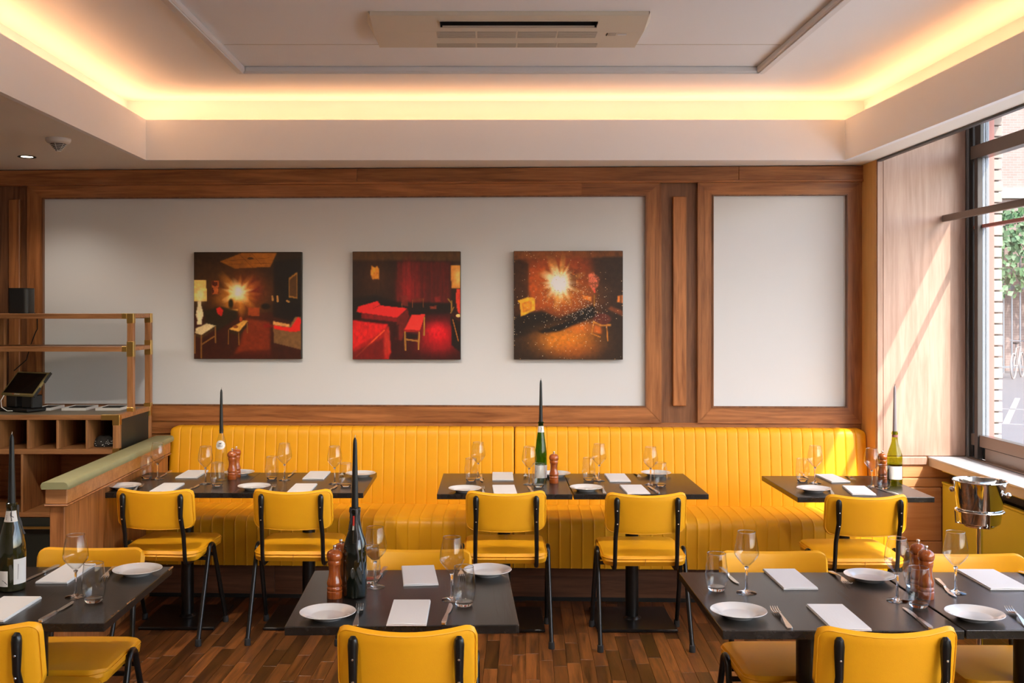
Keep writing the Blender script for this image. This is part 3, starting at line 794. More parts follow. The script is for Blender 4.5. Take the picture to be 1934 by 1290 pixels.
# speaker on the rack with its cord
sx = XD(40.5, 6.40)
sp = thing('speaker', 'small black rounded loudspeaker standing on top of the rack', 'speaker', (sx, 6.40, ztop), 0)
def rrect(w_, d_, r, n=5):
    pts = []
    for cx_, cy_, a0 in ((w_-r,d_-r,0),(-w_+r,d_-r,90),(-w_+r,-d_+r,180),(w_-r,-d_+r,270)):
        for k in range(n+1):
            a = math.radians(a0+90*k/n); pts.append((cx_+r*math.cos(a), cy_+r*math.sin(a)))
    return pts
MB().prism(rrect(.067,.06,.035), .003, .150).build('body', M['black_plastic'], sp, smooth=True)
MB().prism(rrect(.0665,.0595,.035), .1505, .157).build('top_plate', M['black'], sp, smooth=True)
MB().prism(rrect(.062,.055,.033), .0, .003).build('foot', M['rubber'], sp)
cd = tag(MB().tube([(sx+.01,6.52,ztop+.01),(sx+.012,6.597,ztop-.005),(sx+.010,6.605,ztop-.10),(sx-.0,6.605,1.56),(sx-.035,6.605,1.47),(sx-.06,6.605,1.38),(sx-.14,6.605,1.31)], .0035, 6).build('power_cord', M['black'], smooth=True),
         'thin black cord hanging behind the rack below the speaker', 'cord')
# till tablet
tl = thing('till_tablet', 'tilted till tablet in a khaki case on a black stand, on the cabinet counter', 'tablet', (-2.80, 6.26, cz), math.radians(-27))
MB().box(-.135,.115,-.06,.08,0.0,.020).build('stand_base', M['black_plastic'], tl, bevel=.006)
MB().box(-.125,-.035,-.02,.06,.019,.10).build('stand_foot', M['black_plastic'], tl, bevel=.006)
MB().box(.015,.105,-.02,.06,.019,.10).build('stand_foot', M['black_plastic'], tl, bevel=.006)
tiltM = Matrix.Translation((0,-.045,.098)) @ Matrix.Rotation(math.radians(-42), 4, 'X')
def tb(name, x0,x1,y0,y1,z0,z1,m,par,bev=.002):
    return MB().box(x0,x1,y0,y1,z0,z1).move(tiltM).build(name, m, par, bevel=bev)
cs = tb('case', -.145,.145,-.0,.016,.0,.185, M['khaki'], tl, .006)
tb('screen', -.127,.127,-.0012,.004,.017,.170, M['screen'], cs, .0)
tb('case_bumper', .143,.149,.0,.018,.11,.186, M['black_plastic'], cs)
tb('case_bumper', .143,.149,.0,.018,.0,.07, M['black_plastic'], cs)
b = MB().lathe([(0,0),(.004,0),(.004,.001),(0,.001)], 12).move(tiltM @ Matrix.Translation((-.035,-.0012,.009)) @ Matrix.Rotation(math.pi/2,4,'X')); b.build('logo_dot', M['red_ink'], cs)
def text_mb(s, size):
    cu = bpy.data.curves.new('writing', 'FONT'); cu.body = s; cu.size = size; cu.align_x = 'CENTER'; cu.align_y = 'CENTER'; cu.extrude = 0
    ob = bpy.data.objects.new('writing', cu); COL.objects.link(ob)
    dg = bpy.context.evaluated_depsgraph_get(); dg.update()
    me = bpy.data.meshes.new_from_object(ob.evaluated_get(dg))
    b = MB(); b.add([tuple(v.co) for v in me.vertices], [tuple(p.vertices) for p in me.polygons])
    bpy.data.objects.remove(ob); bpy.data.meshes.remove(me); bpy.data.curves.remove(cu)
    return b
text_mb('lightspeed', .0115).move(tiltM @ Matrix.Translation((.0,-.0014,.009)) @ Matrix.Rotation(math.pi/2,4,'X')).build('lettering', M['white_plastic'], cs)
tc = tag(MB().tube([(-2.885,6.20,cz+.10),(-2.89,6.17,cz+.07),(-2.885,6.17,cz+.03),(-2.865,6.20,cz+.006),(-2.83,6.22,cz+.005)], .0025, 6).build('charging_cable', M['white_plastic'], smooth=True),
         'thin white cable looping beside the black tablet stand', 'cable')
# shallow trays at the back of the counter
for k, (a, c) in enumerate(((76,109),(129,174),(192,238))):
    x0, x1 = XD(a,6.42), XD(c,6.42); w_ = (x1-x0)/2
    t = thing('tray', ('shallow steel tray on the counter, half behind the till tablet','shallow steel tray on the counter, middle of the three','shallow steel tray on the counter nearest the rack post')[k], 'tray', ((x0+x1)/2, 6.42, cz-.003), 0, 'trays on the cabinet counter')
    b = MB(); h_ = .016
    b.box(-w_,w_,-.105,-.099,0,h_); b.box(-w_,w_,.099,.105,0,h_); b.box(-w_,-w_+.006,-.099,.099,0,h_); b.box(w_-.006,w_,-.099,.099,0,h_)
    b.build('rim', M['white_plastic'], t)
    MB().box(-w_+.006,w_-.006,-.099,.099,0.0,.003).build('tray_bottom', M['steel'], t)
    MB().box(-w_+.012,w_-.012,-.02,.092,.0031,.013).build('contents', M['cloth_dark'], t)
# dark bag in the last cubby
b = MB(); r3 = random.Random(5)
bagc = (XD(196,6.12), 6.14, zr1b)
vs = []; fs = []
b.lathe([(0,0),(.062,0),(.066,.018),(.052,.045),(.03,.062),(0,.066)], 18)
b.v = [(x*1.0+r3.uniform(-.004,.004), y*.9, max(0,z+r3.uniform(-.004,.004)) if z > .001 else z) for x,y,z in b.v]
bag = tag(b.build('bag', M['cloth_dark'], smooth=True), 'crumpled dark bag with pale specks in the rightmost cubby', 'bag'); bag.location = bagc
sk = MB()
for k in range(26):
    a = r3.uniform(math.pi,2*math.pi); zz = r3.uniform(.006,.04); rr = .067-.35*max(0,zz-.018)
    x, y = rr*math.cos(a), rr*.9*math.sin(a)
    sk.box(x-.002,x+.0025,y-.003,y+.001,zz,zz+.0025)
sk.build('specks', M['white_plastic'], bag)

# ------------------------------------------------------------------ wine cooler on its stand
cd_ = 4.5; bxx = XD(1845,cd_)
zt_ = ZD(908,cd_); hb = .185
stn = thing('bucket_stand', 'chrome floor stand with a ring carrying the steel wine bucket by the window', 'stand', (bxx+.012, cd_, 0))
MB().lathe([(0,0),(.125,0),(.125,.010),(.09,.022),(.02,.03),(0,.03)], 32).build('foot', M['chrome'], stn, smooth=True)
MB().lathe([(.013,.025),(.013,zt_-hb-.008)], 16).build('pole', M['chrome'], stn, smooth=True)
MB().lathe([(0,zt_-hb-.014),(.06,zt_-hb-.014),(.07,zt_-hb-.004),(0,zt_-hb-.004)], 24).build('cup', M['chrome'], stn, smooth=True)
zr = zt_-hb+.055
MB().tube([(.0965*math.cos(a*math.pi/16),.0965*math.sin(a*math.pi/16),zr) for a in range(32)], .0045, 8, closed=True).build('ring', M['chrome'], stn, smooth=True)
for a in (.5, 2.6, 4.7):
    MB().tube([(.05*math.cos(a),.05*math.sin(a),zt_-hb-.010),(.095*math.cos(a),.095*math.sin(a),zt_-hb-.006),(.0985*math.cos(a),.0985*math.sin(a),zr)], .0035, 6).build('arm', M['chrome'], stn, smooth=True)
bk_ = thing('wine_bucket', 'shiny steel wine bucket with ball handles on the chrome stand', 'bucket', (bxx+.012, cd_, zt_-hb))
MB().lathe([(0,0),(.078,0),(.083,.006),(.106,hb-.004),(.111,hb),(.109,hb+.003),(.104,hb-.001),(.081,.008),(0,.006)], 48).build('body', M['chrome'], bk_, smooth=True)
for a in (-.75, -.75+math.pi):
    x, y = .103*math.cos(a), .103*math.sin(a)
    MB().lathe([(0,-.013),(.008,-.010),(.0125,0),(.008,.010),(0,.013)], 16, (x*1.13,y*1.13,hb-.05)).build('handle_ball', M['chrome'], bk_, smooth=True)
    MB().tube([(x*.97,y*.97,hb-.05),(x*1.1,y*1.1,hb-.05)], .005, 8).build('handle_stem', M['chrome'], bk_, smooth=True)
# ------------------------------------------------------------------ three paintings: flat pictures on canvas boxes
NG = 150
gx, gy = np.meshgrid(np.arange(NG)+.5, np.arange(NG)+.5)      # crop coordinates run 0..1160, y downwards
gx = gx/NG*1160; gy = gy/NG*1160
rs = np.random.RandomState(4)
def blur(a, k=1):
    for _ in range(k):
        p_ = np.pad(a, 1, mode='edge')
        a = (p_[:-2,1:-1]+p_[2:,1:-1]+p_[1:-1,:-2]+p_[1:-1,2:]+2*p_[1:-1,1:-1])/6
    return a
def noise(sx, sy, seed=0, oct=3):
    r = np.random.RandomState(seed); out = np.zeros((NG,NG)); amp = 1.0; tot = 0
    for o in range(oct):
        nx, ny = max(2,int(sx*2**o)), max(2,int(sy*2**o)); g = r.rand(ny+2, nx+2)
        X = gx/1160*nx; Y = gy/1160*ny; i = X.astype(int); j = Y.astype(int); fx = X-i; fy = Y-j
        fx = fx*fx*(3-2*fx); fy = fy*fy*(3-2*fy)
        out += amp*((g[j,i]*(1-fx)+g[j,i+1]*fx)*(1-fy)+(g[j+1,i]*(1-fx)+g[j+1,i+1]*fx)*fy); tot += amp; amp *= .5
    return out/tot
def C(r,g,b): return np.array([r,g,b], float)/255
def put(img, m, c): img[:] = img*(1-m[...,None])+np.asarray(c)*m[...,None]
def poly(pts, soft=1):
    m = np.zeros((NG,NG), bool); n = len(pts)
    for i in range(n):
        x0,y0 = pts[i]; x1,y1 = pts[(i+1)%n]
        if y0 == y1: continue
        c = ((gy>=min(y0,y1)) & (gy<max(y0,y1)) & (gx < x0+(gy-y0)*(x1-x0)/(y1-y0)))
        m ^= c
    return blur(m.astype(float), soft)
def ell(cx,cy,rx,ry,soft=.3):
    d = np.sqrt(((gx-cx)/rx)**2+((gy-cy)/ry)**2); return np.clip((1-d)/soft+.5,0,1)
def glow(cx,cy,rx,ry,p=2.0): return np.exp(-(((gx-cx)/rx)**2+((gy-cy)/ry)**2)**(p/2))
def seg(x0,y0,x1,y1,w_):
    dx,dy = x1-x0,y1-y0; t = np.clip(((gx-x0)*dx+(gy-y0)*dy)/(dx*dx+dy*dy),0,1)
    d = np.hypot(gx-x0-t*dx, gy-y0-t*dy); return np.clip((w_-d)/4+.5,0,1)
def burst(cx,cy,r,seed,spikes=40,gain=.45):
    a = np.arctan2(gy-cy,gx-cx); r_ = np.hypot(gx-cx,gy-cy)
    R = np.random.RandomState(seed); tab = R.rand(spikes)
    i = (a+math.pi)/(2*math.pi)*spikes; k = i.astype(int)%spikes; f = i-np.floor(i)
    s_ = tab[k]*(1-f)+tab[(k+1)%spikes]*f
    return np.clip(1.15-r_/(r*(1-gain+2*gain*s_)),0,1)
def mottle(img, sx, sy, seed, amt): img *= (1-amt+2*amt*noise(sx,sy,seed,4))[...,None]
def speckles(img, n, cx, cy, sx, sy, seed, c, big=0):
    R = np.random.RandomState(seed)
    for k in range(n):
        x = int(np.clip(R.normal(cx,sx)/1160*NG,0,NG-1)); y = int(np.clip(R.normal(cy,sy)/1160*NG,0,NG-1))
        img[y,x] = img[y,x]*.35+np.asarray(c)*.65*(.5+.5*R.rand())

def art_lounge():
    im = np.zeros((NG,NG,3)); im[:] = C(30,20,10)
    put(im, glow(420,420,420,330)*.75, C(98,50,16))
    put(im, poly([(0,700),(1160,640),(1160,1160),(0,1160)],6)*.85, C(52,18,8))
    put(im, poly([(560,720),(830,760),(830,1110),(430,1110),(500,1000)],7)*.9, C(112,36,10))
    put(im, poly([(520,1080),(840,1060),(840,1160),(350,1160)],8)*.8, C(60,18,8))
    put(im, poly([(870,100),(1160,60),(1160,780),(860,700)],5)*.85, C(14,12,10))
    put(im, poly([(280,100),(520,8),(900,5),(830,160),(440,176)],1)*.95, C(150,86,18))
    put(im, poly([(280,100),(520,8),(640,8),(560,172),(440,176)],4)*.35, C(95,52,10))
    for q in ((480,10,640,165),(620,5,735,140),(330,95,820,60),(380,130,830,118)): put(im, seg(*q,2.5)*.7, C(88,46,8))
    put(im, ell(612,68,32,13), C(60,34,10))
    put(im, poly([(0,60),(440,180),(440,420),(0,420)],8)*.4, C(58,36,14))
    put(im, poly([(195,312),(268,312),(268,455),(195,455)]), C(160,76,34))
    mm = noise(30,30,8,2); put(im, poly([(195,312),(268,312),(268,455),(195,455)])*(mm>.55)*.9, C(60,20,12))
    put(im, glow(560,470,240,210)*.6, C(150,66,12)); put(im, glow(620,400,110,110)*.8, C(110,26,22))
    put(im, poly([(380,370),(470,370),(470,520),(380,520)],1)*.8, C(212,168,72))
    put(im, burst(490,450,210,3,34)*.95, C(220,140,44)); put(im, burst(480,440,130,5,30)*1.0, C(250,218,150)); put(im, glow(480,430,62,66), C(255,240,205))
    put(im, poly([(590,600),(715,600),(715,700),(590,690)],1)*.8, C(150,60,20))
    put(im, poly([(375,620),(485,620),(470,640),(375,640)],1), C(190,130,56))
    put(im, ell(400,560,26,50,.6), C(34,26,10))
    put(im, poly([(110,640),(300,590),(470,640),(470,720),(250,860),(120,830)],4)*.95, C(34,26,12))
    put(im, poly([(240,615),(280,595),(318,630),(300,700),(255,670)],1), C(176,30,18))
    put(im, poly([(0,302),(130,302),(143,536),(0,536)],1), C(222,178,96)); put(im, glow(66,470,40,70)*.8, C(250,222,160))
    put(im, poly([(38,536),(74,536),(82,590),(104,680),(84,740),(88,790),(30,790),(36,740),(18,680),(36,590)],1), C(206,186,142))
    put(im, poly([(18,830),(140,775),(240,800),(80,905),(10,880)],1), C(190,168,122))
    put(im, poly([(10,890),(80,908),(240,806),(240,830),(84,940),(10,915)],1), C(60,38,16))
    for q in ((80,910,80,1150),(232,815,235,985),(10,900,10,1100),(84,1005,216,920)): put(im, seg(*q,8), C(112,72,30))
    put(im, poly([(375,840),(540,740),(590,748),(490,870)],1), C(190,136,56)); put(im, poly([(375,842),(490,872),(590,750),(590,790),(492,910),(375,880)],1), C(46,28,10))
    for q in ((375,850,372,1000),(486,880,488,1010),(578,770,580,880)): put(im, seg(*q,5), C(120,76,26))
    put(im, ell(452,812,28,16), C(120,60,22)); put(im, ell(508,730,16,26), C(150,60,20))
    put(im, poly([(860,770),(1040,800),(1100,700),(1160,700),(1160,1060),(865,985)],1), C(104,72,40))
    put(im, poly([(862,795),(1050,820),(1130,705),(1160,730),(1150,860),(1060,868),(872,835)],1), C(206,28,20))
    put(im, poly([(862,750),(1040,786),(1040,815),(862,790)],1), C(190,130,70))
    put(im, poly([(760,780),(860,790),(860,820),(760,820)],2)*.8, C(120,16,10))
    put(im, poly([(1025,285),(1125,210),(1125,508),(1025,490)],1), C(150,100,34)); put(im, poly([(1040,298),(1112,240),(1112,490),(1040,474)],1), C(72,44,16))
    for q in ((850,480,855,520),(905,480,908,535),(1010,530,1030,540)): put(im, seg(*q,11), C(150,104,50))
    put(im, ell(780,590,50,30,.6), C(24,18,12))
    mottle(im, 40, 40, 21, .14); return im
def art_bedroom():
    im = np.zeros((NG,NG,3)); im[:] = C(34,17,8)
    put(im, poly([(0,0),(1160,0),(1160,100),(0,90)],6)*(.5+.5*noise(40,14,2))*.8, C(92,60,22))
    st = noise(60,3,9,2)
    put(im, poly([(480,110),(1060,110),(1060,560),(470,560)],5)*(.35+.6*st), C(92,14,10))
    put(im, glow(600,400,110,200)*(.5+.5*st), C(158,18,18)); put(im, glow(600,190,70,120)*.5*(.4+st), C(120,26,22))
    put(im, glow(250,280,150,170)*.4, C(98,48,14))
    put(im, poly([(205,150),(240,170),(262,150),(285,180),(290,300),(250,290),(215,300),(190,240)],1)*(.55+.5*noise(30,30,4)), C(232,140,36))
    put(im, poly([(0,500),(250,470),(460,540),(1060,560),(1060,760),(0,760)],6)*.8, C(14,9,6))
    put(im, poly([(0,720),(1160,660),(1160,1160),(0,1160)],4)*.8, C(46,8,7))
    put(im, glow(930,900,190,160,2.5)*.95, C(196,8,22)); put(im, glow(900,830,90,50)*.5, C(230,30,40)); put(im, glow(880,1010,200,90)*.5, C(140,10,14))
    put(im, poly([(520,470),(590,470),(600,590),(530,580)],1)*.8, C(110,28,18)); put(im, poly([(645,510),(770,500),(770,530),(655,540)],1)*.8, C(92,34,14))
    for q in ((530,560,535,610),(648,520,645,600),(760,510,765,600),(860,600,900,610)): put(im, seg(*q,4)*.8, C(120,62,22))
    put(im, poly([(880,490),(940,480),(950,540),(890,545)],2)*.8, C(128,24,18)); put(im, poly([(830,590),(910,580),(905,620),(840,620)],1)*.8, C(128,44,22))
    for q in ((1030,510,1070,560),(1070,530,1065,640),(1090,600,1060,660)): put(im, seg(*q,7), C(132,92,34))
    put(im, poly([(40,650),(60,590),(270,530),(300,575),(120,665)],1), C(206,28,26)); put(im, poly([(90,660),(300,580),(590,610),(500,700),(480,715)],1), C(222,32,30))
    put(im, poly([(90,660),(480,715),(490,760),(90,720)],2), C(110,12,12)); put(im, poly([(480,712),(595,612),(610,700),(530,960),(460,940)],2), C(92,20,14))
    put(im, poly([(440,800),(500,780),(490,960),(440,900)],3)*.8, C(36,8,6))
    put(im, poly([(0,740),(180,770),(380,785),(410,1090),(390,1160),(0,1160)],2), C(150,18,16)); put(im, poly([(0,740),(380,785),(330,860),(0,1050)],3)*.9, C(190,22,22))
    put(im, poly([(340,870),(395,800),(415,1090),(340,1120)],2), C(160,34,22)); put(im, seg(40,1130,340,850,8), C(206,70,34)); put(im, poly([(0,1080),(330,930),(340,1160),(0,1160)],6)*.7, C(70,10,8))
    put(im, poly([(560,840),(640,680),(785,675),(725,850)],1), C(222,44,36)); put(im, poly([(560,840),(725,850),(720,870),(560,865)],1), C(140,22,16))
    for q in ((566,868,570,1060),(718,870,712,1050),(570,945,712,965),(775,710,770,900)): put(im, seg(*q,9), C(146,98,36))
    put(im, poly([(585,890),(700,890),(700,940),(585,930)],1)*.8, C(20,10,6))
    put(im, poly([(1060,150),(1160,150),(1160,395),(1065,395)],1), C(196,122,44)); put(im, glow(1135,270,40,90)*.8, C(246,196,110))
    put(im, poly([(1120,400),(1160,400),(1160,680),(1130,640),(1112,520)],1), C(196,50,32)); put(im, ell(1140,690,26,18), C(220,180,110))
    put(im, poly([(1060,690),(1160,760),(1160,1080),(1070,1010)],2), C(18,10,6)); put(im, seg(1080,730,1140,960,6), C(140,80,30))
    mottle(im, 50, 30, 31, .16); return im
def art_cosmos():
    im = np.zeros((NG,NG,3)); im[:] = C(34,22,14)
    put(im, glow(430,330,420,380,2.4), C(168,66,14)); put(im, poly([(150,180),(420,180),(420,560),(230,640),(150,420)],6)*.6, C(172,70,16))
    put(im, poly([(0,60),(150,130),(160,560),(0,600)],7)*.8, C(40,22,10)); put(im, poly([(850,60),(1160,60),(1160,520),(900,520),(860,300)],9)*.85, C(40,26,18))
    put(im, glow(560,470,300,200)*.6, C(196,104,22)); put(im, glow(700,150,120,120)*.4, C(160,50,14))
    put(im, poly([(0,0),(1160,0),(1160,60),(0,90)],4)*(.3+.7*noise(50,20,3)), C(120,66,22))
    put(im, poly([(0,700),(300,640),(480,720),(870,570),(870,700),(400,870),(240,870),(0,930)],8)*.95, C(18,12,8))
    put(im, glow(560,960,330,150,2.4)*.95, C(206,120,22)); put(im, glow(720,820,170,70)*.8, C(196,100,24)); put(im, glow(640,1060,240,110)*.6, C(150,72,18))
    put(im, poly([(240,860),(470,790),(840,640),(860,700),(480,860),(300,880)],5)*.95, C(14,10,8))
    put(im, burst(480,330,300,6,40)*.55, C(110,58,22))
    R = burst(490,330,210,11,46,.4); put(im, np.clip(R*1.4,0,1)*.9, C(216,160,80)); put(im, burst(490,340,160,13,40,.35), C(252,236,205)); put(im, glow(490,350,95,90,3), C(255,244,224))
    put(im, glow(640,290,60,120)*(noise(20,20,5)>.5)*.6, C(60,26,12))
    put(im, poly([(35,530),(140,495),(220,500),(225,630),(70,705),(62,560)],1), C(214,150,34)); put(im, poly([(85,560),(180,530),(190,620),(95,660)],2), C(180,96,20)); put(im, poly([(95,570),(175,542),(182,612),(103,648)],2), C(206,128,26))
    put(im, poly([(790,250),(850,225),(915,290),(900,370),(870,400),(850,430),(800,360)],2)*(.5+.5*(noise(40,40,7)>.45)), C(196,96,66)); put(im, seg(858,400,862,440,9), C(190,66,50))
    put(im, poly([(730,470),(830,490),(826,540),(735,510)],1), C(200,110,34)); put(im, seg(860,470,858,590,6), C(130,84,26))
    put(im, poly([(1105,480),(1160,470),(1160,560),(1100,545)],1)*(.5+.5*(np.sin(gx/8)>0)), C(190,104,42))
    put(im, poly([(1040,590),(1160,640),(1160,700),(1000,620)],3)*.8, C(120,58,26))
    put(im, ell(940,730,95,60,.3), C(84,34,22)); put(im, poly([(845,745),(940,790),(1040,780),(1040,800),(930,808),(840,765)],1), C(170,108,36))
    for q in ((850,770,830,885),(830,885,920,920),(990,795,1002,960)): put(im, seg(*q,7), C(162,98,30))
    put(im, poly([(860,790),(930,810),(935,890),(850,870)],4)*.8, C(190,90,22))
    speckles(im, 260, 560, 560, 230, 160, 2, (1,.9,.75)); speckles(im, 110, 780, 650, 110, 70, 3, (1,.95,.9)); speckles(im, 120, 520, 500, 330, 330, 5, (1,.8,.55)); speckles(im, 40, 500, 940, 300, 120, 6, (1,.95,.85))
    mottle(im, 40, 40, 41, .18); return im
m_, n_, l_, p_ = newmat('oil_paint')
at_ = n_.new('ShaderNodeVertexColor'); at_.layer_name = 'paint'
l_.new(at_.outputs['Color'], p_.inputs['Base Color']); p_.inputs['Roughness'].default_value = .38
M['oil'] = m_
M['canvas_edge'] = mat('dark_canvas_edge', (.018,.012,.007), .6)
ART_GAIN = 1.55
def painting(pxa, pxb, pya, pyb, fn, label):
    u0, u1 = wall_u(pxa), wall_u(pxb); Yw = wall_Y((pxa+pxb)/2)-.055
    z1, z0 = H-(pya-HY)*Yw/F, H-(pyb-HY)*Yw/F
    Wd, Hh = (u1-u0)*.993, z1-z0
    c = wall_pt((u0+u1)/2, .019, (z0+z1)/2)
    t = thing('painting', label, 'painting', c, WA, 'square oil paintings')
    dth = .042
    MB().box(-Wd/2, Wd/2, -dth+.0015, 0, -Hh/2, Hh/2).build('canvas_edge', M['canvas_edge'], t, bevel=.002)
    vs = []; fs = []
    e = .002
    for j in range(NG+1):
        for i in range(NG+1):
            vs.append((-Wd/2+e+(Wd-2*e)*i/NG, -dth, Hh/2-e-(Hh-2*e)*j/NG))
    for j in range(NG):
        for i in range(NG):
            a = j*(NG+1)+i; fs.append((a, a+NG+1, a+NG+2, a+1))
    me = bpy.data.meshes.new('picture'); me.from_pydata(vs, [], fs)
    im = np.clip(fn(), 0, 1); li = np.where(im <= .04045, im/12.92, ((im+.055)/1.055)**2.4)*ART_GAIN
    li = np.clip(li, 0, .88)
    col = np.ones((NG*NG, 4, 4)); col[:,:,:3] = li.reshape(-1,1,3)
    at = me.color_attributes.new('paint', 'FLOAT_COLOR', 'CORNER')
    at.data.foreach_set('color', col.reshape(-1).astype(np.float32))
    me.materials.append(M['oil'])
    o = bpy.data.objects.new('picture', me); COL.objects.link(o); o.parent = t
painting(371, 573.5, 476, 678, art_lounge, 'painting of a dark lounge with a white table lamp and a bright burst of light')
painting(668, 871.5, 475, 679, art_bedroom, 'painting of a dark bedroom with red beds and a red bench')
painting(970, 1175.5, 474, 679, art_cosmos, 'painting of an orange room with a white starburst and drifting sparks')
# ------------------------------------------------------------------ chairs
def pad_panel(W_, Hh, T_, r, e, bend, dip, nx=22, nz=14, dome=0.0):
    """rounded upholstered pad: x across, z up, y thickness; bend = how far the ends come forward (+y)"""
    def sp(n): 
        a = [-math.cos(math.pi*k/n) for k in range(n+1)]
        return [.55*x+.45*(2*k/n-1) for k, x in enumerate(a)]
    xs = [x*W_/2 for x in sp(nx)]; ts = sp(nz)
    vs = []; 
    def hz(x):
        ex = max(0, abs(x)-(W_/2-r)); return Hh/2-r+math.sqrt(max(r*r-ex*ex,0))
    for side in (-1, 1):
        for x in xs:
            h = hz(x)
            for t in ts:
                z = t*h
                d = min(W_/2-abs(x), h-abs(z)); q = min(max(d/e,0),1)
                th = T_/2*math.sqrt(1-(1-q)**2) if d > 1e-6 else 0
                th += dome*(1-(2*x/W_)**2)*(1-t*t) if side > 0 else 0
                y = bend*(2*x/W_)**2 + side*th
                vs.append((x, y, z-dip*(1-(2*x/W_)**2)*(t+1)/2))
    n2 = nz+1; off = (nx+1)*n2; fs = []
    for i in range(nx):
        for j in range(nz):
            a = i*n2+j; fs.append((a, a+n2, a+n2+1, a+1)); fs.append((off+a, off+a+1, off+a+n2+1, off+a+n2))
    return MB().add(vs, fs)
def make_chair():
    t = thing('dining_chair', 'yellow leather chair', 'chair')
    R = .0115
    # seat
    b = pad_panel(.425, .43, .050, .07, .020, 0, 0, dome=.008)
    b.move(Matrix.Translation((0,.035,.452)) @ Matrix.Rotation(math.radians(-90),4,'X').inverted() @ Matrix.Identity(4))
    b.v = [(x,y,z-.012*max(0,(-(y-.035)-.0)/.22)) for x,y,z in b.v]
    seat = b.build('seat', M['leather'], t, smooth=True, weld=True)
    def rr(w_,d_,r,z,cy):
        return [(x,y+cy,z-.012*max(0,(-(y))/.22)) for x,y in rrect2(w_,d_,r)]
    MB().tube(rr(.2105,.213,.07,.466,.035), .0026, 5, closed=True).build('piping', M['leather'], seat, smooth=True)
    MB().box(-.0008,.0008,-.182,-.1785,.425,.455).build('seam', M['ac_seam'], seat)
    # back, ends bending round the sitter
    b = pad_panel(.405, .212, .034, .040, .016, .050, .010)
    lean = math.radians(-9)
    MB_ = Matrix.Translation((0,-.225,.687)) @ Matrix.Rotation(-lean,4,'X')
    b.move(MB_); back = b.build('backrest', M['leather'], t, smooth=True, weld=True)
    pts = []
    for x,z in rrect2(.198,.098,.036):
        pts.append(MB_ @ Vector((x, .050*(2*x/.405)**2-.0145, z-.010*(1-(2*x/.405)**2)*(z/.1025+1)/2)))
    MB().tube(pts, .0022, 5, closed=True).build('piping', M['leather'], back, smooth=True)
    # A-shaped tube legs
    for s in (-1,1):
        pts = [(s*.228,-.205,.02)]
        x = s*.222; rb = .040
        for k in range(9):
            a = math.pi-math.pi*k/8
            pts.append((x, rb*math.cos(a)+.005, .430+rb*math.sin(a)))
        pts.append((s*.228,.215,.02))
        lf = MB().tube(pts, R, 10).build('leg_frame', M['black_metal'], t, smooth=True)
        for y in (-.205,.215):
            MB().lathe([(0,0),(.0155,0),(.0165,.004),(.0145,.034),(.0118,.036)], 14, (s*.228, y+(.003 if y<0 else -.003), 0)).build('rubber_foot', M['rubber'], lf, smooth=True)
    def legy(z, sgn): 
        f = (z-.02)/(.43-.02); return (-.205+(.170)*f) if sgn < 0 else (.215-.170*f)
    for sgn in (-1,1):
        y = legy(.405,sgn)
        MB().tube([(-.224,y,.405),(.224,y,.405)], .0095, 8).build('crossbar', M['black_metal'], t, smooth=True)
    # uprights: flattened tubes behind the back, curving forward under the seat
    for s in (-1,1):
        pts = []; rad = []
        top = MB_ @ Vector((s*.150, .050*(2*.150/.405)**2-.028, .072))
        pts = [top+Vector((0,.001,.012)), top+Vector((0,-.003,.004)), top+Vector((0,-.004,-.012)), top+Vector((0,-.003,-.05)), top+Vector((0,-.004,-.10)), (s*.153,-.206,.56), (s*.154,-.196,.47), (s*.154,-.190,.432),(s*.154,-.178,.412),(s*.154,-.155,.403),(s*.154,-.05,.403)]
        rad = [.007,.0135,.0155,.0140,.0122,.0112,.0105,.0105,.0105,.0105,.0105]
        u_ = MB().tube(pts, rad, 10).build('back_upright', M['black_metal'], t, smooth=True)
        for dz in (-.05,-.115):
            p_ = top+Vector((0,-.0155+(.002 if dz < -.1 else 0), dz))
            MB().lathe([(0,0),(.0042,0),(.003,.0025),(0,.003)], 8).move(Matrix.Translation(p_) @ Matrix.Rotation(math.radians(90),4,'X')).build('screw', M['steel'], u_)
    return t
def rrect2(w_, d_, r, n=6, m=6):
    """rounded rectangle with points along the straight sides too"""
    pts = []; cs = ((w_-r,d_-r,0),(-w_+r,d_-r,90),(-w_+r,-d_+r,180),(w_-r,-d_+r,270))
    for i,(cx_,cy_,a0) in enumerate(cs):
        arc = [(cx_+r*math.cos(math.radians(a0+90*k/n)), cy_+r*math.sin(math.radians(a0+90*k/n))) for k in range(n+1)]
        pts += arc
        nx_ = cs[(i+1)%4]; st_ = (nx_[0]+r*math.cos(math.radians(a0+90)), nx_[1]+r*math.sin(math.radians(a0+90)))
        for k in range(1,m): f = k/m; pts.append((arc[-1][0]*(1-f)+st_[0]*f, arc[-1][1]*(1-f)+st_[1]*f))
    return pts
M['ac_seam'] = mat('leather_seam', (.45,.20,.02), .6)
PROTO['chair'] = (make_chair(), False)
GC = 'yellow dining chairs'
D = math.radians
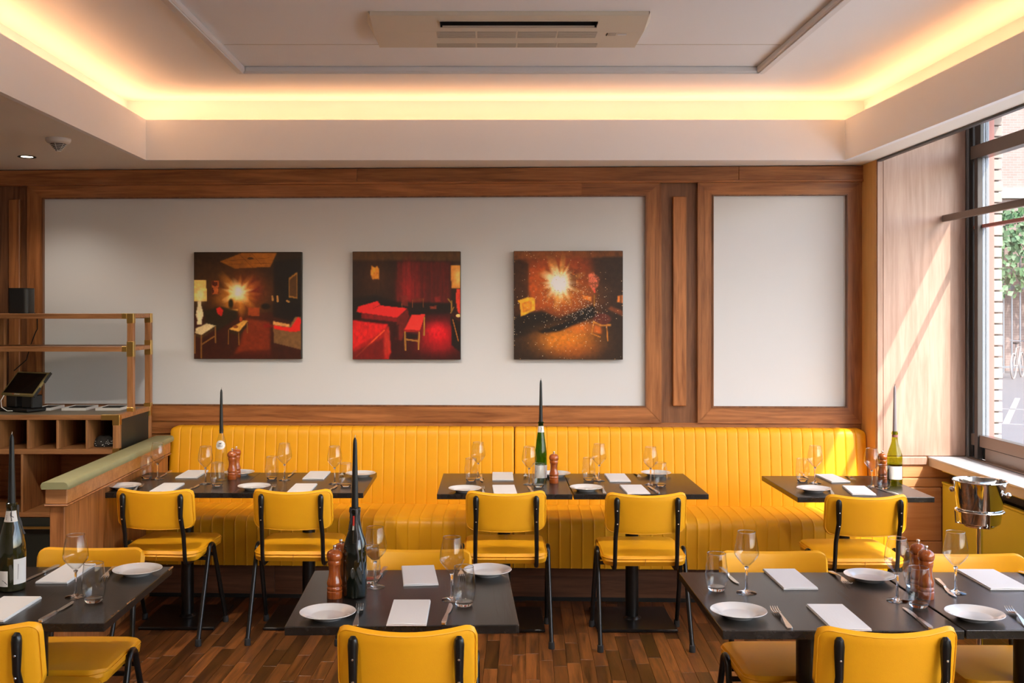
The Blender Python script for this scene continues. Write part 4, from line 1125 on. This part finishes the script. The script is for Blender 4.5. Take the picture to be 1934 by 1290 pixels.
chairs = [
 (-1.655, 5.435, -5, 'yellow leather chair seen from behind at the bench table by the partition'),
 (-.968, 5.425, -1, 'yellow leather chair seen from behind, second from the partition at the bench tables'),
 (.108, 5.375, 0, 'yellow leather chair seen from behind at the bench table with the tall green bottle'),
 (.803, 5.325, 0, 'yellow leather chair seen from behind, right of the one by the green bottle'),
 (1.877, 5.27, 0, 'yellow leather chair seen from behind at the sunlit bench table by the window'),
 (-1.49, 3.72, 180, 'yellow chair facing us behind the front left table'),
 (-.250, 3.69, 180, 'yellow chair facing us behind the front middle table'),
 (1.077, 3.665, 180, 'yellow chair facing us behind the front right table, near a tall glass'),
 (1.794, 3.62, 180, 'yellow chair facing us at the far right, below the wine bucket'),
 (-1.475, 3.20, -3, 'yellow chair cut off by the left edge, its back to us'),
 (-.222, 3.16, 0, 'large yellow chair back at bottom centre before the front middle table'),
 (1.150, 3.15, 0, 'large yellow chair back at bottom right before the front right table'),
]
for x, y, a, lb in chairs: place('chair', (x,y,0), D(a), lb, GC)

# ------------------------------------------------------------------ tables
def make_table():
    t = thing('dining_table', 'black table', 'table')
    MB().box(-.35,.35,-.34,.34,.723,.75).build('tabletop', M['table'], t, bevel=.0025, seg=2)
    MB().box(-.20,.20,-.20,.20,.7105,.7225).build('top_plate', M['black_metal'], t, bevel=.002)
    MB().lathe([(.036,.018),(.036,.7105)], 24).build('column', M['black_metal'], t, smooth=True)
    MB().lathe([(.036,.030),(.046,.022),(.050,.0165),(.036,.0165)], 24).build('column_collar', M['black_metal'], t, smooth=True)
    MB().box(-.215,.215,-.215,.215,.0,.016).build('base_plate', M['black_metal'], t, bevel=.004)
    return t
PROTO['table'] = (make_table(), False)
GT = 'black square restaurant tables'
tables = [
 (-1.635, 5.345+.34, 0, (.943,1,1), 'black square table against the partition by the bench, leftmost of the back row'),
 (-.966, 5.34+.34, 0, (.968,1,1), 'black square table, second from the partition along the bench'),
 (.1065, 5.305+.34, -.5, (.995,1,1), 'black square table by the bench carrying the tall green bottle'),
 (.806, 5.303+.34, 0, (.99,1,1), 'black square table joined right of the one with the green bottle'),
 (1.930, 5.22+.34, 0, (.99,1,1), 'black square table by the window end of the bench, partly in sun'),
 (-1.498, 3.455, .3, (1,1.015,1), 'black table at front left cut by the left edge, chipped along its edge'),
 (-.256, 3.421, 1.7, (1,.985,1), 'black table at front middle with the dark candle bottle'),
 (1.0575, 3.380, 0, (1.018,1,1), 'black table at front right beside the joint, two settings on it'),
 (1.772, 3.383, -.3, (1,1,1), 'black table cut off by the right edge, joined to the front right one'),
]
tabs = []
for x, y, a, sc, lb in tables: tabs.append(place('table', (x,y,0), D(a), lb, GT, sc))
# chipped edge on the front left table
b = MB(); r5 = random.Random(11)
for (f0,f1,n_c) in ((.10,.20,6),(.30,.42,6),(.93,.98,3)):
    for k in range(n_c):
        f = r5.uniform(f0,f1); y = 3.455-.34+f*.68; L = r5.uniform(.008,.026); wdt = r5.uniform(.003,.006)
        b.add([(-1.1478-wdt,y,.7503),(-1.1478,y-L/3,.7503),(-1.1478,y+L,.7503),(-1.1478-wdt*.6,y+L*.8,.7503),(-1.1475,y-L/3,.746),(-1.1475,y+L,.746)],
              [(0,1,2,3),(1,4,5,2)])
ch = b.build('edge_chips', M['bar_wood'], None); ch.parent = tabs[5]; ch.matrix_parent_inverse = (Matrix.Translation((-1.498,3.455,0)) @ Matrix.Rotation(D(.3),4,'Z') @ Matrix.Diagonal((1,1.015,1,1))).inverted()
ch['label'] = 'pale chipped spots along the table edge'
# ------------------------------------------------------------------ tableware prototypes
TZ = .7502
def mk_plate():
    prof = [(0,.004),(.050,.004),(.056,.006),(.062,.011),(.085,.0185),(.0862,.0195),(.0855,.0205),(.0835,.0200),(.061,.0138),(.054,.0088),(.048,.0075),(0,.0075)]
    b = MB().lathe([(0,.0),(.046,.0),(.050,.004)][1:]+prof[2:], 56)
    b.lathe([(.046,.0),(.043,.0),(.043,.003),(0,.003)], 56)
    return tag(b.build('side_plate', M['porcelain'], smooth=True), 'white side plate', 'plate')
def mk_napkin():
    # folded in layers; x -.5..5 , y -.5..5
    b = MB(); n = 10
    def layer(z0, z1, sag, inset):
        vs = []; 
        for i in range(n+1):
            x = -.5+inset+(1-2*inset)*i/n
            for (y,z) in ((-.5,z0),(-.506,(z0+z1)/2),(-.5,z1),(0,z1),(.5-inset,z1),(.5-inset,z0)):
                dz = sag*math.sin(i/n*math.pi*2.2+y*2)*(.5-y)
                vs.append((x,y,z+(dz if z > z0+1e-6 else 0)))
        fs = []
        for i in range(n):
            for k in range(6): fs.append((i*6+k,(i+1)*6+k,(i+1)*6+(k+1)%6,i*6+(k+1)%6))
        fs.append(tuple(range(6))[::-1]); fs.append(tuple(n*6+k for k in range(6)))
        b.add(vs, fs)
    layer(0,.0035,.0,.0); layer(.0036,.0078,.0008,.012)
    return tag(b.build('napkin', M['linen'], smooth=False), 'white napkin', 'napkin')
def strip(path, nseg=None):
    """path: list of (y, halfwidth, z, thickness)"""
    vs = []; fs = []
    for y, hw, z, th in path:
        vs += [(-hw,y,z),(hw,y,z),(hw*.92,y,z+th),(-hw*.92,y,z+th)]
    n = len(path)
    for i in range(n-1):
        for k in range(4): fs.append((i*4+k, i*4+(k+1)%4, (i+1)*4+(k+1)%4, (i+1)*4+k))
    fs.append((0,1,2,3)); fs.append(tuple((n-1)*4+k for k in (3,2,1,0)))
    return MB().add(vs, fs)
def mk_fork():
    t = thing('fork', 'fork', 'fork')
    strip([(-.100,.005,.001,.0025),(-.097,.0085,.001,.003),(-.085,.0095,.0015,.003),(-.05,.0065,.005,.003),(-.01,.0034,.010,.003),(.022,.0030,.011,.003),(.032,.0062,.009,.0025),(.044,.0112,.006,.002),(.052,.0125,.0045,.002)]).build('handle', M['steel'], t, smooth=True)
    for k in range(4):
        x = -.0105+.007*k
        b = strip([(.050,.0021,.0048,.0018),(.070,.0019,.0035,.0016),(.088,.0016,.007,.0014),(.097,.0009,.0115,.001)])
        b.v = [(p[0]+x,p[1],p[2]) for p in b.v]
        b.build('tine', M['steel'], t, smooth=True)
    return t
def mk_knife():
    t = thing('knife', 'knife', 'knife')
    strip([(-.112,.0045,.002,.005),(-.110,.0072,.001,.007),(-.098,.0082,.0005,.0085),(-.06,.0066,.001,.0075),(-.02,.0050,.001,.007),(-.012,.0058,.001,.007),(-.009,.0040,.0015,.006)]).build('handle', M['steel'], t, smooth=True)
    b = MB()
    out = [(-.005,-.010),(.004,-.010),(.0045,.0),(.0085,.02),(.0100,.06),(.0085,.085),(.004,.103),(-.002,.110),(-.0055,.108),(-.0058,.05),(-.005,.0)]
    b.prism(out, .0028, .0042)
    b.build('blade', M['steel'], t, bevel=.0004)
    return t
def mk_wine():
    t = thing('wine_glass', 'wine glass', 'wine glass')
    MB().lathe([(0,.0),(.0325,.0),(.0335,.0012),(.030,.0024),(.012,.0060),(.0052,.011),(.0040,.022),(.0036,.055),(.0042,.078),(.0075,.086),(.0040,.0885),(0,.089)], 28).build('foot_and_stem', M['glass_solid'], t, smooth=True)
    MB().lathe([(.0030,.0868),(.013,.094),(.026,.108),(.0365,.121),(.0405,.1305),(.0408,.137),(.0385,.158),(.0345,.180),(.0295,.203),(.0290,.2045),(.0284,.203),(.0335,.180),(.0375,.158),(.0397,.137),(.0393,.131),(.035,.1215),(.025,.109),(.012,.0955),(0,.0905)], 36).build('bowl', M['glass'], t, smooth=True)
    MB().tube([(.0289*math.cos(a*math.pi/18),.0289*math.sin(a*math.pi/18),.2035) for a in range(36)], .0007, 5, closed=True).build('rim', M['glass_solid'], t, smooth=True)
    return t
def mk_tumbler():
    t = thing('tumbler', 'tumbler', 'tumbler')
    MB().lathe([(0,.0015),(.020,.0),(.0245,.001),(.0285,.006),(.0295,.010),(.026,.0125),(.015,.0135),(0,.0128)], 32).build('thick_base', M['glass_solid'], t, smooth=True)
    MB().lathe([(.0290,.0085),(.034,.022),(.0372,.042),(.0376,.055),(.0362,.078),(.0335,.102),(.0312,.124),(.0306,.1255),(.0302,.124),(.0325,.102),(.0350,.078),(.0362,.055),(.0358,.043),(.0325,.024),(.027,.014),(0,.0135)], 36).build('wall', M['glass'], t, smooth=True)
    MB().tube([(.0307*math.cos(a*math.pi/18),.0307*math.sin(a*math.pi/18),.1245) for a in range(36)], .0008, 5, closed=True).build('rim', M['glass_solid'], t, smooth=True)
    return t
def mk_mill():
    t = thing('pepper_mill', 'mill', 'pepper mill')
    MB().lathe([(0,0),(.0245,0),(.0252,.001),(.0252,.022),(.0240,.0235),(.0228,.0245),(.0245,.0265),(.0254,.031),(.0246,.0355),(.0226,.0375),(.0224,.039),(.0242,.041),(.0256,.046),(.0252,.052),(.0236,.057),(.0215,.065),(.0196,.076),(.0188,.087),(.0192,.097),(.0206,.105),(.0222,.110),(0,.110)], 32).build('body', M['mill'], t, smooth=True)
    MB().lathe([(0,.1103),(.0222,.1103),(.0226,.112),(.0226,.122),(.0216,.1235),(.0236,.126),(.0262,.132),(.0268,.138),(.0256,.145),(.0215,.152),(.0140,.157),(.0075,.159),(0,.159)], 32).build('head', M['mill'], t, smooth=True)
    MB().lathe([(0,.158),(.0042,.158),(.0034,.163),(.0050,.166),(.0062,.169),(.0052,.172),(0,.173)], 16).build('knob', M['steel'], t, smooth=True)
    return t
PROTO['plate'] = (mk_plate(), False); PROTO['napkin'] = (mk_napkin(), False); PROTO['fork'] = (mk_fork(), False)
PROTO['knife'] = (mk_knife(), False); PROTO['wine'] = (mk_wine(), False); PROTO['tumbler'] = (mk_tumbler(), False); PROTO['mill'] = (mk_mill(), False)

def plate(px, py, where): 
    p = P(px, py, TZ+.019); place('plate', (p.x,p.y,TZ), 0, 'white side plate '+where, 'white side plates')
def napkin(q, where):
    tl_, tr_, br_, bl_ = [P(x,y,TZ+.006) for x,y in q]
    c = (tl_+tr_+br_+bl_)/4; wd = ((tr_-tl_).length+(br_-bl_).length)/2
    dv = ((tl_-bl_)+(tr_-br_))/2; ln = dv.length
    xv = ((tr_-tl_)+(br_-bl_))/2
    a = (math.atan2(xv.y,xv.x)+math.atan2(dv.y,dv.x)-math.pi/2)/2
    place('napkin', (c.x,c.y,TZ), a, 'folded white napkin '+where, 'white napkins', (wd, min(ln,.26), 1))
def cut(key, h, tip, where, z=.004):
    a = P(h[0],h[1],TZ+z); b_ = P(tip[0],tip[1],TZ+(z if key == 'knife' else .014)); d = (b_-a); d.z = 0; d.normalize()
    L = .110 if key == 'knife' else .098
    c = a+d*L; place(key, (c.x,c.y,TZ), math.atan2(d.y,d.x)-math.pi/2, ('steel table knife ' if key == 'knife' else 'steel fork ')+where, 'steel table knives' if key == 'knife' else 'steel forks')
def wine(px, py, where, rot=0):
    p = P(px,py,TZ); place('wine', (p.x,p.y,TZ), rot, 'clear wine glass '+where, 'wine glasses')
def tumbler(px, py, where):
    p = P(px,py,TZ); place('tumbler', (p.x,p.y+.022,TZ), 0, 'stemless water glass '+where, 'water glasses')
def mill(px, py, where):
    p = P(px,py,TZ); place('mill', (p.x,p.y+.024,TZ), 0, 'varnished reddish wood mill '+where, 'wooden salt and pepper mills')

A_ = 'the bench table by the partition'; B_ = 'the second bench table from the partition'
C_ = 'the bench table with the tall green bottle'; D_ = 'the bench table right of the green bottle table'
E_ = 'the bench table by the window'; F_ = 'the front left table'; G_ = 'the front middle table'
H_ = 'the front right table'; I_ = 'the table cut off at far right'
near = 'at near side of '; far = 'at far side of '
# A
plate(235,916,near+A_); cut('fork',(252,928),(277,906),near+A_)
napkin([(309,911),(348,911.5),(323,929),(283,929)],near+A_); cut('knife',(353,928),(382,911.5),near+A_)
tumbler(274.5,905,far+A_); wine(298,905,far+A_); cut('knife',(323,889.5),(302,901),far+A_)
napkin([(354.3,887.5),(393.6,887),(371,903),(332.5,902)],far+A_); wine(388,913.5,near+A_); tumbler(408.5,919,near+A_)
mill(436.5,906.5,'in front of the other one near the clear candle bottle'); mill(444.5,902,'tucked behind another mill near the clear candle bottle')
plate(452,891,far+A_)
# B
plate(480,917,near+B_); cut('fork',(509,929),(522,908),near+B_)
napkin([(558.6,913.4),(598.6,913),(585,929.6),(542,929)],near+B_); cut('knife',(619,929.5),(637,915.6),near+B_)
tumbler(512,906,far+B_); wine(537.5,906.6,far+B_); cut('knife',(558.5,889),(542.5,902),far+B_)
napkin([(585,890),(624,890),(611.7,904),(572,903.7)],far+B_); wine(632,913.5,near+B_); tumbler(652,920,near+B_)
plate(681,893,far+B_); cut('fork',(650,890),(643,898),far+B_)
# C
plate(878,921.5,near+C_); cut('fork',(913.5,933),(909,911),near+C_)
napkin([(930.5,915),(972,915),(977,933),(932,933.7)],near+C_); napkin([(930.5,891.4),(968.4,891.9),(970,905.8),(929.3,906.3)],far+C_)
tumbler(889.8,909.5,far+C_); wine(903,904,far+C_); cut('knife',(908,897),(910,906),far+C_)
wine(999.5,914.5,near+C_); cut('fork',(992,892),(993,901),far+C_); tumbler(1017.7,921,near+C_)
mill(1046.7,913.5,'standing alone right of the tall green bottle'); plate(1049,893,far+C_); cut('knife',(1006,931),(997,916.5),near+C_)
# D
plate(1107,919.5,near+D_); cut('fork',(1142,931),(1132,909),near+D_)
napkin([(1172.6,916),(1212.6,915.3),(1226.5,931.6),(1182.3,932)],near+D_); napkin([(1141.6,894),(1180,894),(1191,909),(1151,909.3)],far+D_)
tumbler(1112.6,908.5,far+D_); wine(1131.6,908,far+D_); cut('knife',(1122,894),(1129,903),far+D_)
wine(1228.8,915,near+D_); tumbler(1249,919.3,near+D_); cut('fork',(1198.6,893),(1214,903),far+D_); plate(1239,892,far+D_)
cut('knife',(1243.5,931),(1223,916.5),near+D_)
# E
plate(1536.7,921.5,near+E_); cut('fork',(1573,933),(1562,914),near+E_)
napkin([(1588.9,915.4),(1626.5,916.8),(1662.8,935.5),(1611,934.3)],near+E_); napkin([(1540,895.8),(1575,895.3),(1602.8,909.2),(1569.3,909.8)],far+E_)
tumbler(1518,910.5,far+E_); wine(1539.5,912.6,far+E_); wine(1646.6,919,near+E_); tumbler(1672.5,924.5,near+E_)
mill(1669.5,912,'behind the water glass, left of the lime-green bottle'); cut('fork',(1596,896.5),(1617,905.5),far+E_)
cut('knife',(1696,934.5),(1657,921.5),near+E_); cut('knife',(1511,891.5),(1525,902),far+E_)
# F
napkin([(126,1063.4),(179,1064),(129,1100.6),(67,1100)],far+F_); napkin([(5,1125.8),(75.4,1126.7),(9.5,1172.5),(-66,1171)],near+F_)
wine(143,1127,'beside a water glass on the front left table'); tumbler(172,1140,'at the right side of the front left table')
cut('knife',(110.7,1067.5),(51.5,1094.6),far+F_); cut('knife',(76,1173.5),(137.8,1136),near+F_)
cut('fork',(217,1069),(194,1090),far+F_); plate(259.6,1074,far+F_)
# G
mill(630,1132.5,'in front of its twin, left of the dark candle bottle'); mill(641.5,1119,'behind its twin, left of the dark candle bottle')
wine(708.4,1108.6,'right behind the dark bottle of '+G_); tumbler(697,1103,'half hidden behind the dark bottle of '+G_)
cut('knife',(729,1071),(707,1100.5),far+G_)
napkin([(763.4,1069.6),(823.7,1065.5),(823.7,1103.6),(756.7,1105)],far+G_); napkin([(743,1131),(812,1132),(806.7,1180),(730,1180.7)],near+G_)
wine(853.6,1132.4,'at the right side of '+G_); tumbler(876,1147,'at the right side of '+G_)
cut('knife',(838,1178),(851.5,1139),near+G_); plate(619,1154.7,near+G_); cut('fork',(671.6,1180),(680.5,1136),near+G_)
plate(921,1075,far+G_); cut('fork',(868,1066),(872,1086),far+G_)
# H
tumbler(1356,1118,'at the left side of '+H_); cut('knife',(1361,1072),(1404,1111),far+H_); wine(1410,1119.4,'at the left side of '+H_)
napkin([(1441.5,1074),(1501.6,1073.8),(1544,1111),(1479,1111.7)],far+H_); plate(1395,1152,near+H_)
cut('fork',(1492,1185),(1452,1133),near+H_); napkin([(1525.6,1141.5),(1594,1141),(1642,1188),(1570,1188.7)],near+H_)
cut('fork',(1568,1078),(1606,1101),far+H_); plate(1642,1085,far+H_); wine(1694.7,1134.6,'left of the wooden mills on '+H_)
tumbler(1740.6,1149.5,'in front of the wooden mills on '+H_); mill(1755,1133.5,'nearer one of the pair at the front right table'); mill(1739.5,1119,'farther one of the pair at the front right table')
cut('knife',(1758,1187),(1700,1141.5),near+H_); tumbler(1733,1112,'behind the wooden mills of '+H_)
# I
cut('knife',(1769,1094),(1790,1113.5),far+I_); wine(1805,1119.4,'on the far side of '+I_)
napkin([(1811,1076),(1879,1073.8),(1941,1112),(1867,1112)],far+I_); plate(1841,1156.7,near+I_)
cut('fork',(1942,1184),(1896,1136),near+I_); cut('fork',(1926,1078),(1975,1102),far+I_)

# ------------------------------------------------------------------ bottles and candles
def patch(mb_prof, r_of_z, z0, z1, a0, a1, n=14, nz=4, off=.0006):
    pr = [(r_of_z(z0+(z1-z0)*k/nz)+off, z0+(z1-z0)*k/nz) for k in range(nz+1)]
    return MB().lathe(pr, n, (0,0,0), a0, a1)
def rfun(prof):
    pr = sorted([(z,r) for r,z in prof])
    def f(z):
        for i in range(len(pr)-1):
            if pr[i][0] <= z <= pr[i+1][0] and pr[i+1][0] > pr[i][0]:
                t = (z-pr[i][0])/(pr[i+1][0]-pr[i][0]); return pr[i][1]*(1-t)+pr[i+1][1]*t
        return pr[-1][1]
    return f
BURG = [(.030,0),(.037,.003),(.0392,.010),(.0394,.150),(.0375,.168),(.0320,.188),(.0245,.210),(.0185,.228),(.0158,.243),(.0148,.258),(.0146,.276),(.0165,.277),(.0165,.286),(.0140,.288),(.0140,.293)]
CREM = [(.034,0),(.042,.003),(.0445,.012),(.0448,.130),(.0425,.155),(.0370,.185),(.0290,.215),(.0222,.238),(.0188,.255),(.0172,.272),(.0168,.280),(.0178,.282),(.0178,.292),(.0150,.294)]
RIES = [(.026,0),(.0315,.003),(.0332,.010),(.0334,.150),(.0315,.170),(.0270,.205),(.0215,.245),(.0170,.280),(.0148,.300),(.0142,.318),(.0158,.320),(.0158,.328),(.0135,.330)]
BRUP = [(.026,0),(.032,.003),(.0345,.010),(.0346,.100),(.0335,.130),(.0310,.165),(.0285,.190),(.0255,.210),(.0205,.232),(.0150,.250),(.0122,.262),(.0122,.272),(.0145,.273),(.0145,.279),(.0120,.280)]
FR = -math.pi/2                 # the camera side of a bottle
def bottle(px, py, prof, m, label, rz=0, bend=0):
    p = P(px,py,TZ); r = prof[1][0]
    t = thing('candle_bottle', label, 'bottle', (p.x, p.y+r*.9, TZ), rz, 'bottles used as candle holders')
    MB().lathe([(0,.004)]+prof, 40).build('glass_body', m, t, smooth=True)
    return t, rfun(prof), prof[-1][1]
def candle(t, top, label, m, wick, L=.275, r0=.0105, sink=.02):
    c = thing('taper_candle', label, 'candle', t.location+Vector((0,0,top-sink)), 0, 'tall taper candles')
    MB().lathe([(0,0),(r0*.98,0),(r0*1.03,.02),(r0*1.02,.03),(r0*.62,L-.02),(r0*.5,L-.008),(r0*.22,L),(0,L+.001)], 20).build('wax', m, c, smooth=True)
    MB().tube([(0,0,L-.004),(.0005,0,L+.004),(.0015,0,L+.009)], .0011, 5).build('wick', wick, c)
def wrap_text(s, size, rf, z0, ang, off=.0011):
    b = text_mb(s, size)
    b.v = [((rf(z0+y)+off)*math.cos(ang+x/(rf(z0)+1e-6)), (rf(z0+y)+off)*math.sin(ang+x/(rf(z0)+1e-6)), z0+y) for x,y,z in b.v]
    return b
def wpoly(pts, rf, z0, ang, off=.0011):
    vs = [((rf(z0+y)+off)*math.cos(ang+x/rf(z0)), (rf(z0+y)+off)*math.sin(ang+x/rf(z0)), z0+y) for x,y in pts]
    return MB().add(vs, [tuple(range(len(pts)))])
# A: clear water bottle
t, rf, top = bottle(415.5, 908, BRUP, M['clear_bottle'], 'clear glass water bottle with a round white label holding a dark candle')
zc0 = .198
n_ = 22; pts = [(.029*math.cos(2*math.pi*k/n_), .0245*math.sin(2*math.pi*k/n_)) for k in range(n_)]
vs = []; fs = []
for ring in (0,.35,.7,1.0):
    for x,y in pts: vs.append(((rf(zc0+y*ring)+.0007)*math.cos(FR+x*ring/rf(zc0)), (rf(zc0+y*ring)+.0007)*math.sin(FR+x*ring/rf(zc0)), zc0+y*ring))
for i in range(3):
    for k in range(n_): fs.append((i*n_+k,i*n_+(k+1)%n_,(i+1)*n_+(k+1)%n_,(i+1)*n_+k))
lb = MB().add(vs, fs).build('paper_label', M['paper'], t, smooth=True)
wrap_text('BRU', .0145, rf, zc0-.006, FR, .0014).build('lettering', M['ink'], lb)
for q in ([(-.007,.002),(-.005,.002),(-.004,.006),(.002,.006),(.003,.002),(.0045,.002),(.0045,.008),(.007,.010),(.0085,.013),(.005,.013),(.003,.0105),(-.005,.0105),(-.007,.007)],):
    wpoly(q, rf, zc0, FR, .0014).build('goat_emblem', M['ink'], lb)
wpoly([(.006,.005),(.024,.002),(.024,.004),(.008,.007)], rf, zc0, FR, .0014).build('green_stripe', M['green_ink'], lb)
wpoly([(-.024,-.002),(-.010,.004),(-.009,.0055),(-.024,.0005)], rf, zc0, FR, .0014).build('green_stripe', M['green_ink'], lb)
candle(t, top, 'black taper candle in the clear water bottle', M['candle'], M['wick_dark'], .245)
# C: tall green bottle
t, rf, top = bottle(1022, 910.5, RIES, M['green_glass'], 'tall slim green wine bottle with pale labels holding a black candle')
lb = patch(0, rf, .022, .092, FR-1.5, FR+1.5, 24).build('paper_label', M['paper'], t, smooth=True)
for k,(xx,zz) in enumerate(((-.030,.06),(-.031,.054),(.030,.056),(.028,.048),(.029,.042))):
    wpoly([(xx-.001,-.0015),(xx+.002,-.0015),(xx+.002,.0015),(xx-.001,.0015)], rf, zz, FR, .001).build('print_mark', M['ink'], lb)
nl = patch(0, rf, .272, .306, FR-1.4, FR+1.4, 18).build('neck_label', M['paper'], t, smooth=True)
wpoly([(-.002,-.014),(.001,-.014),(.0035,.006),(.001,.014),(-.0025,.015),(.0,.004)], rf, .289, FR, .0012).build('print_mark', M['ink'], nl)
MB().lathe([(.0292,.172),(.0285,.1725)], 40).build('liquid_line', M['dark_glass'], t)
MB().tube([(.0232*math.cos(a*math.pi/16),.0232*math.sin(a*math.pi/16),.226) for a in range(32)], .0006, 4, closed=True).build('level_ring', M['dark_glass'], t)
candle(t, top, 'black taper candle in the tall green bottle', M['candle'], M['wick_dark'], .25)
# E: lime green bottle half full
t, rf, top = bottle(1694.5, 919, BURG, M['lime_glass'], 'lime-green wine bottle partly full with a white label holding a grey candle')
MB().lathe([(0,.006),(.036,.006),(.0382,.012),(.0384,.118),(0,.118)], 32).build('wine', M['lime_liquid'], t, smooth=True)
lb = patch(0, rf, .038, .108, FR-1.15, FR+.75, 20).build('paper_label', M['paper'], t, smooth=True)
for zz in (.094,.086,.075,.068,.060,.050): wpoly([(-.022,-.0006),(.012,-.0006),(.012,.0006),(-.022,.0006)], rf, zz, FR, .001).build('print_line', M['ac_grille'], lb)
nl = patch(0, rf, .262, .275, FR-1.5, FR+1.5, 16).build('neck_band', M['red_paint'], t, smooth=True)
candle(t, top, 'grey taper candle in the lime-green bottle', M['candle_grey'], M['wick_dark'], .265)
# F: olive bottle at the left edge
t, rf, top = bottle(12.5, 1119, CREM, M['olive_glass'], 'dark olive bottle with white labels at the left edge holding a black candle')
lb = patch(0, rf, .020, .072, FR-1.1, FR+.15, 16).build('paper_label', M['paper'], t, smooth=True)
for q in ([(-.004,-.016),(.002,-.020),(.003,-.018),(-.003,-.013)], [(.001,-.021),(.004,-.024),(.005,-.020)], [(-.012,-.010),(-.004,-.014),(-.004,-.012),(-.012,-.008)]):
    wpoly(q, rf, .050, FR, .0012).build('print_mark', M['ink'], lb)
lb2 = patch(0, rf, .026, .110, FR+.55, FR+1.75, 16).build('paper_label', M['paper'], t, smooth=True)
wpoly([(.037,-.03),(.038,-.03),(.040,.02),(.0385,.022)], rf, .072, FR, .0012).build('print_mark', M['ink'], lb2)
nl = patch(0, rf, .232, .268, FR-1.0, FR+1.3, 16).build('neck_label', M['paper'], t, smooth=True)
wpoly([(.004,.012),(.005,.004),(.009,-.004),(.014,-.006),(.014,-.004),(.010,-.002),(.0065,.005),(.0055,.013)], rf, .252, FR, .0012).build('print_mark', M['ink'], nl)
for zz in (.0,-.006,-.011): wpoly([(-.009,zz-.0012),(-.0065,zz-.0012),(-.0065,zz+.0012),(-.009,zz+.0012)], rf, .252, FR, .0012).build('print_mark', M['ink'], nl)
for a0, w_, L in ((1.9,.006,.10),(2.6,.004,.06),(.35,.003,.05)):
    MB().tube([((rf(.285-k*L/8)+.001)*math.cos(FR+a0+.05*math.sin(k)), (rf(.285-k*L/8)+.001)*math.sin(FR+a0+.05*math.sin(k)), .285-k*L/8) for k in range(9)], [w_*.6+w_*.3*math.sin(k*1.7) for k in range(9)], 6).build('wax_drip', M['wax_drip'], t, smooth=True)
candle(t, top, 'black taper candle with a white wick at the left edge', M['candle'], M['wick'], .250, .0120)
# G: dark bottle with wax drips
t, rf, top = bottle(668, 1131.5, BURG, M['dark_glass'], 'dark wine bottle covered in wax drips on the front middle table, holding a black candle')
lb = patch(0, rf, .236, .268, FR-.35, FR+.05, 6).build('red_label', M['red_ink'], t, smooth=True)
patch(0, rf, .222, .2355, FR-.32, FR+.0, 6).build('gold_foil', M['ac_grille'], t, smooth=True)
r6 = random.Random(8)
for a0, w_, L in ((.35,.0055,.17),(.75,.004,.21),(-1.2,.0035,.07),(1.4,.004,.12),(-.75,.0028,.05),(2.4,.004,.10),(.55,.003,.10)):
    n_ = 14
    MB().tube([((rf(.291-k*L/n_)+.0006)*math.cos(FR+a0+.06*math.sin(k*1.1)), (rf(.291-k*L/n_)+.0006)*math.sin(FR+a0+.06*math.sin(k*1.1)), .291-k*L/n_) for k in range(n_+1)], [w_*(.55+.3*r6.random()) for k in range(n_+1)], 6).build('wax_drip', M['wax_drip'], t, smooth=True)
MB().tube([(.0158*math.cos(a*math.pi/10),.0158*math.sin(a*math.pi/10),.289+.002*math.sin(a*2.3)) for a in range(20)], [.002+.0014*r6.random() for a in range(20)], 5, closed=True).build('wax_collar', M['wax_drip'], t, smooth=True)
candle(t, top, 'black taper candle with a white wick on the front middle table', M['candle'], M['wick'], .250, .0112)
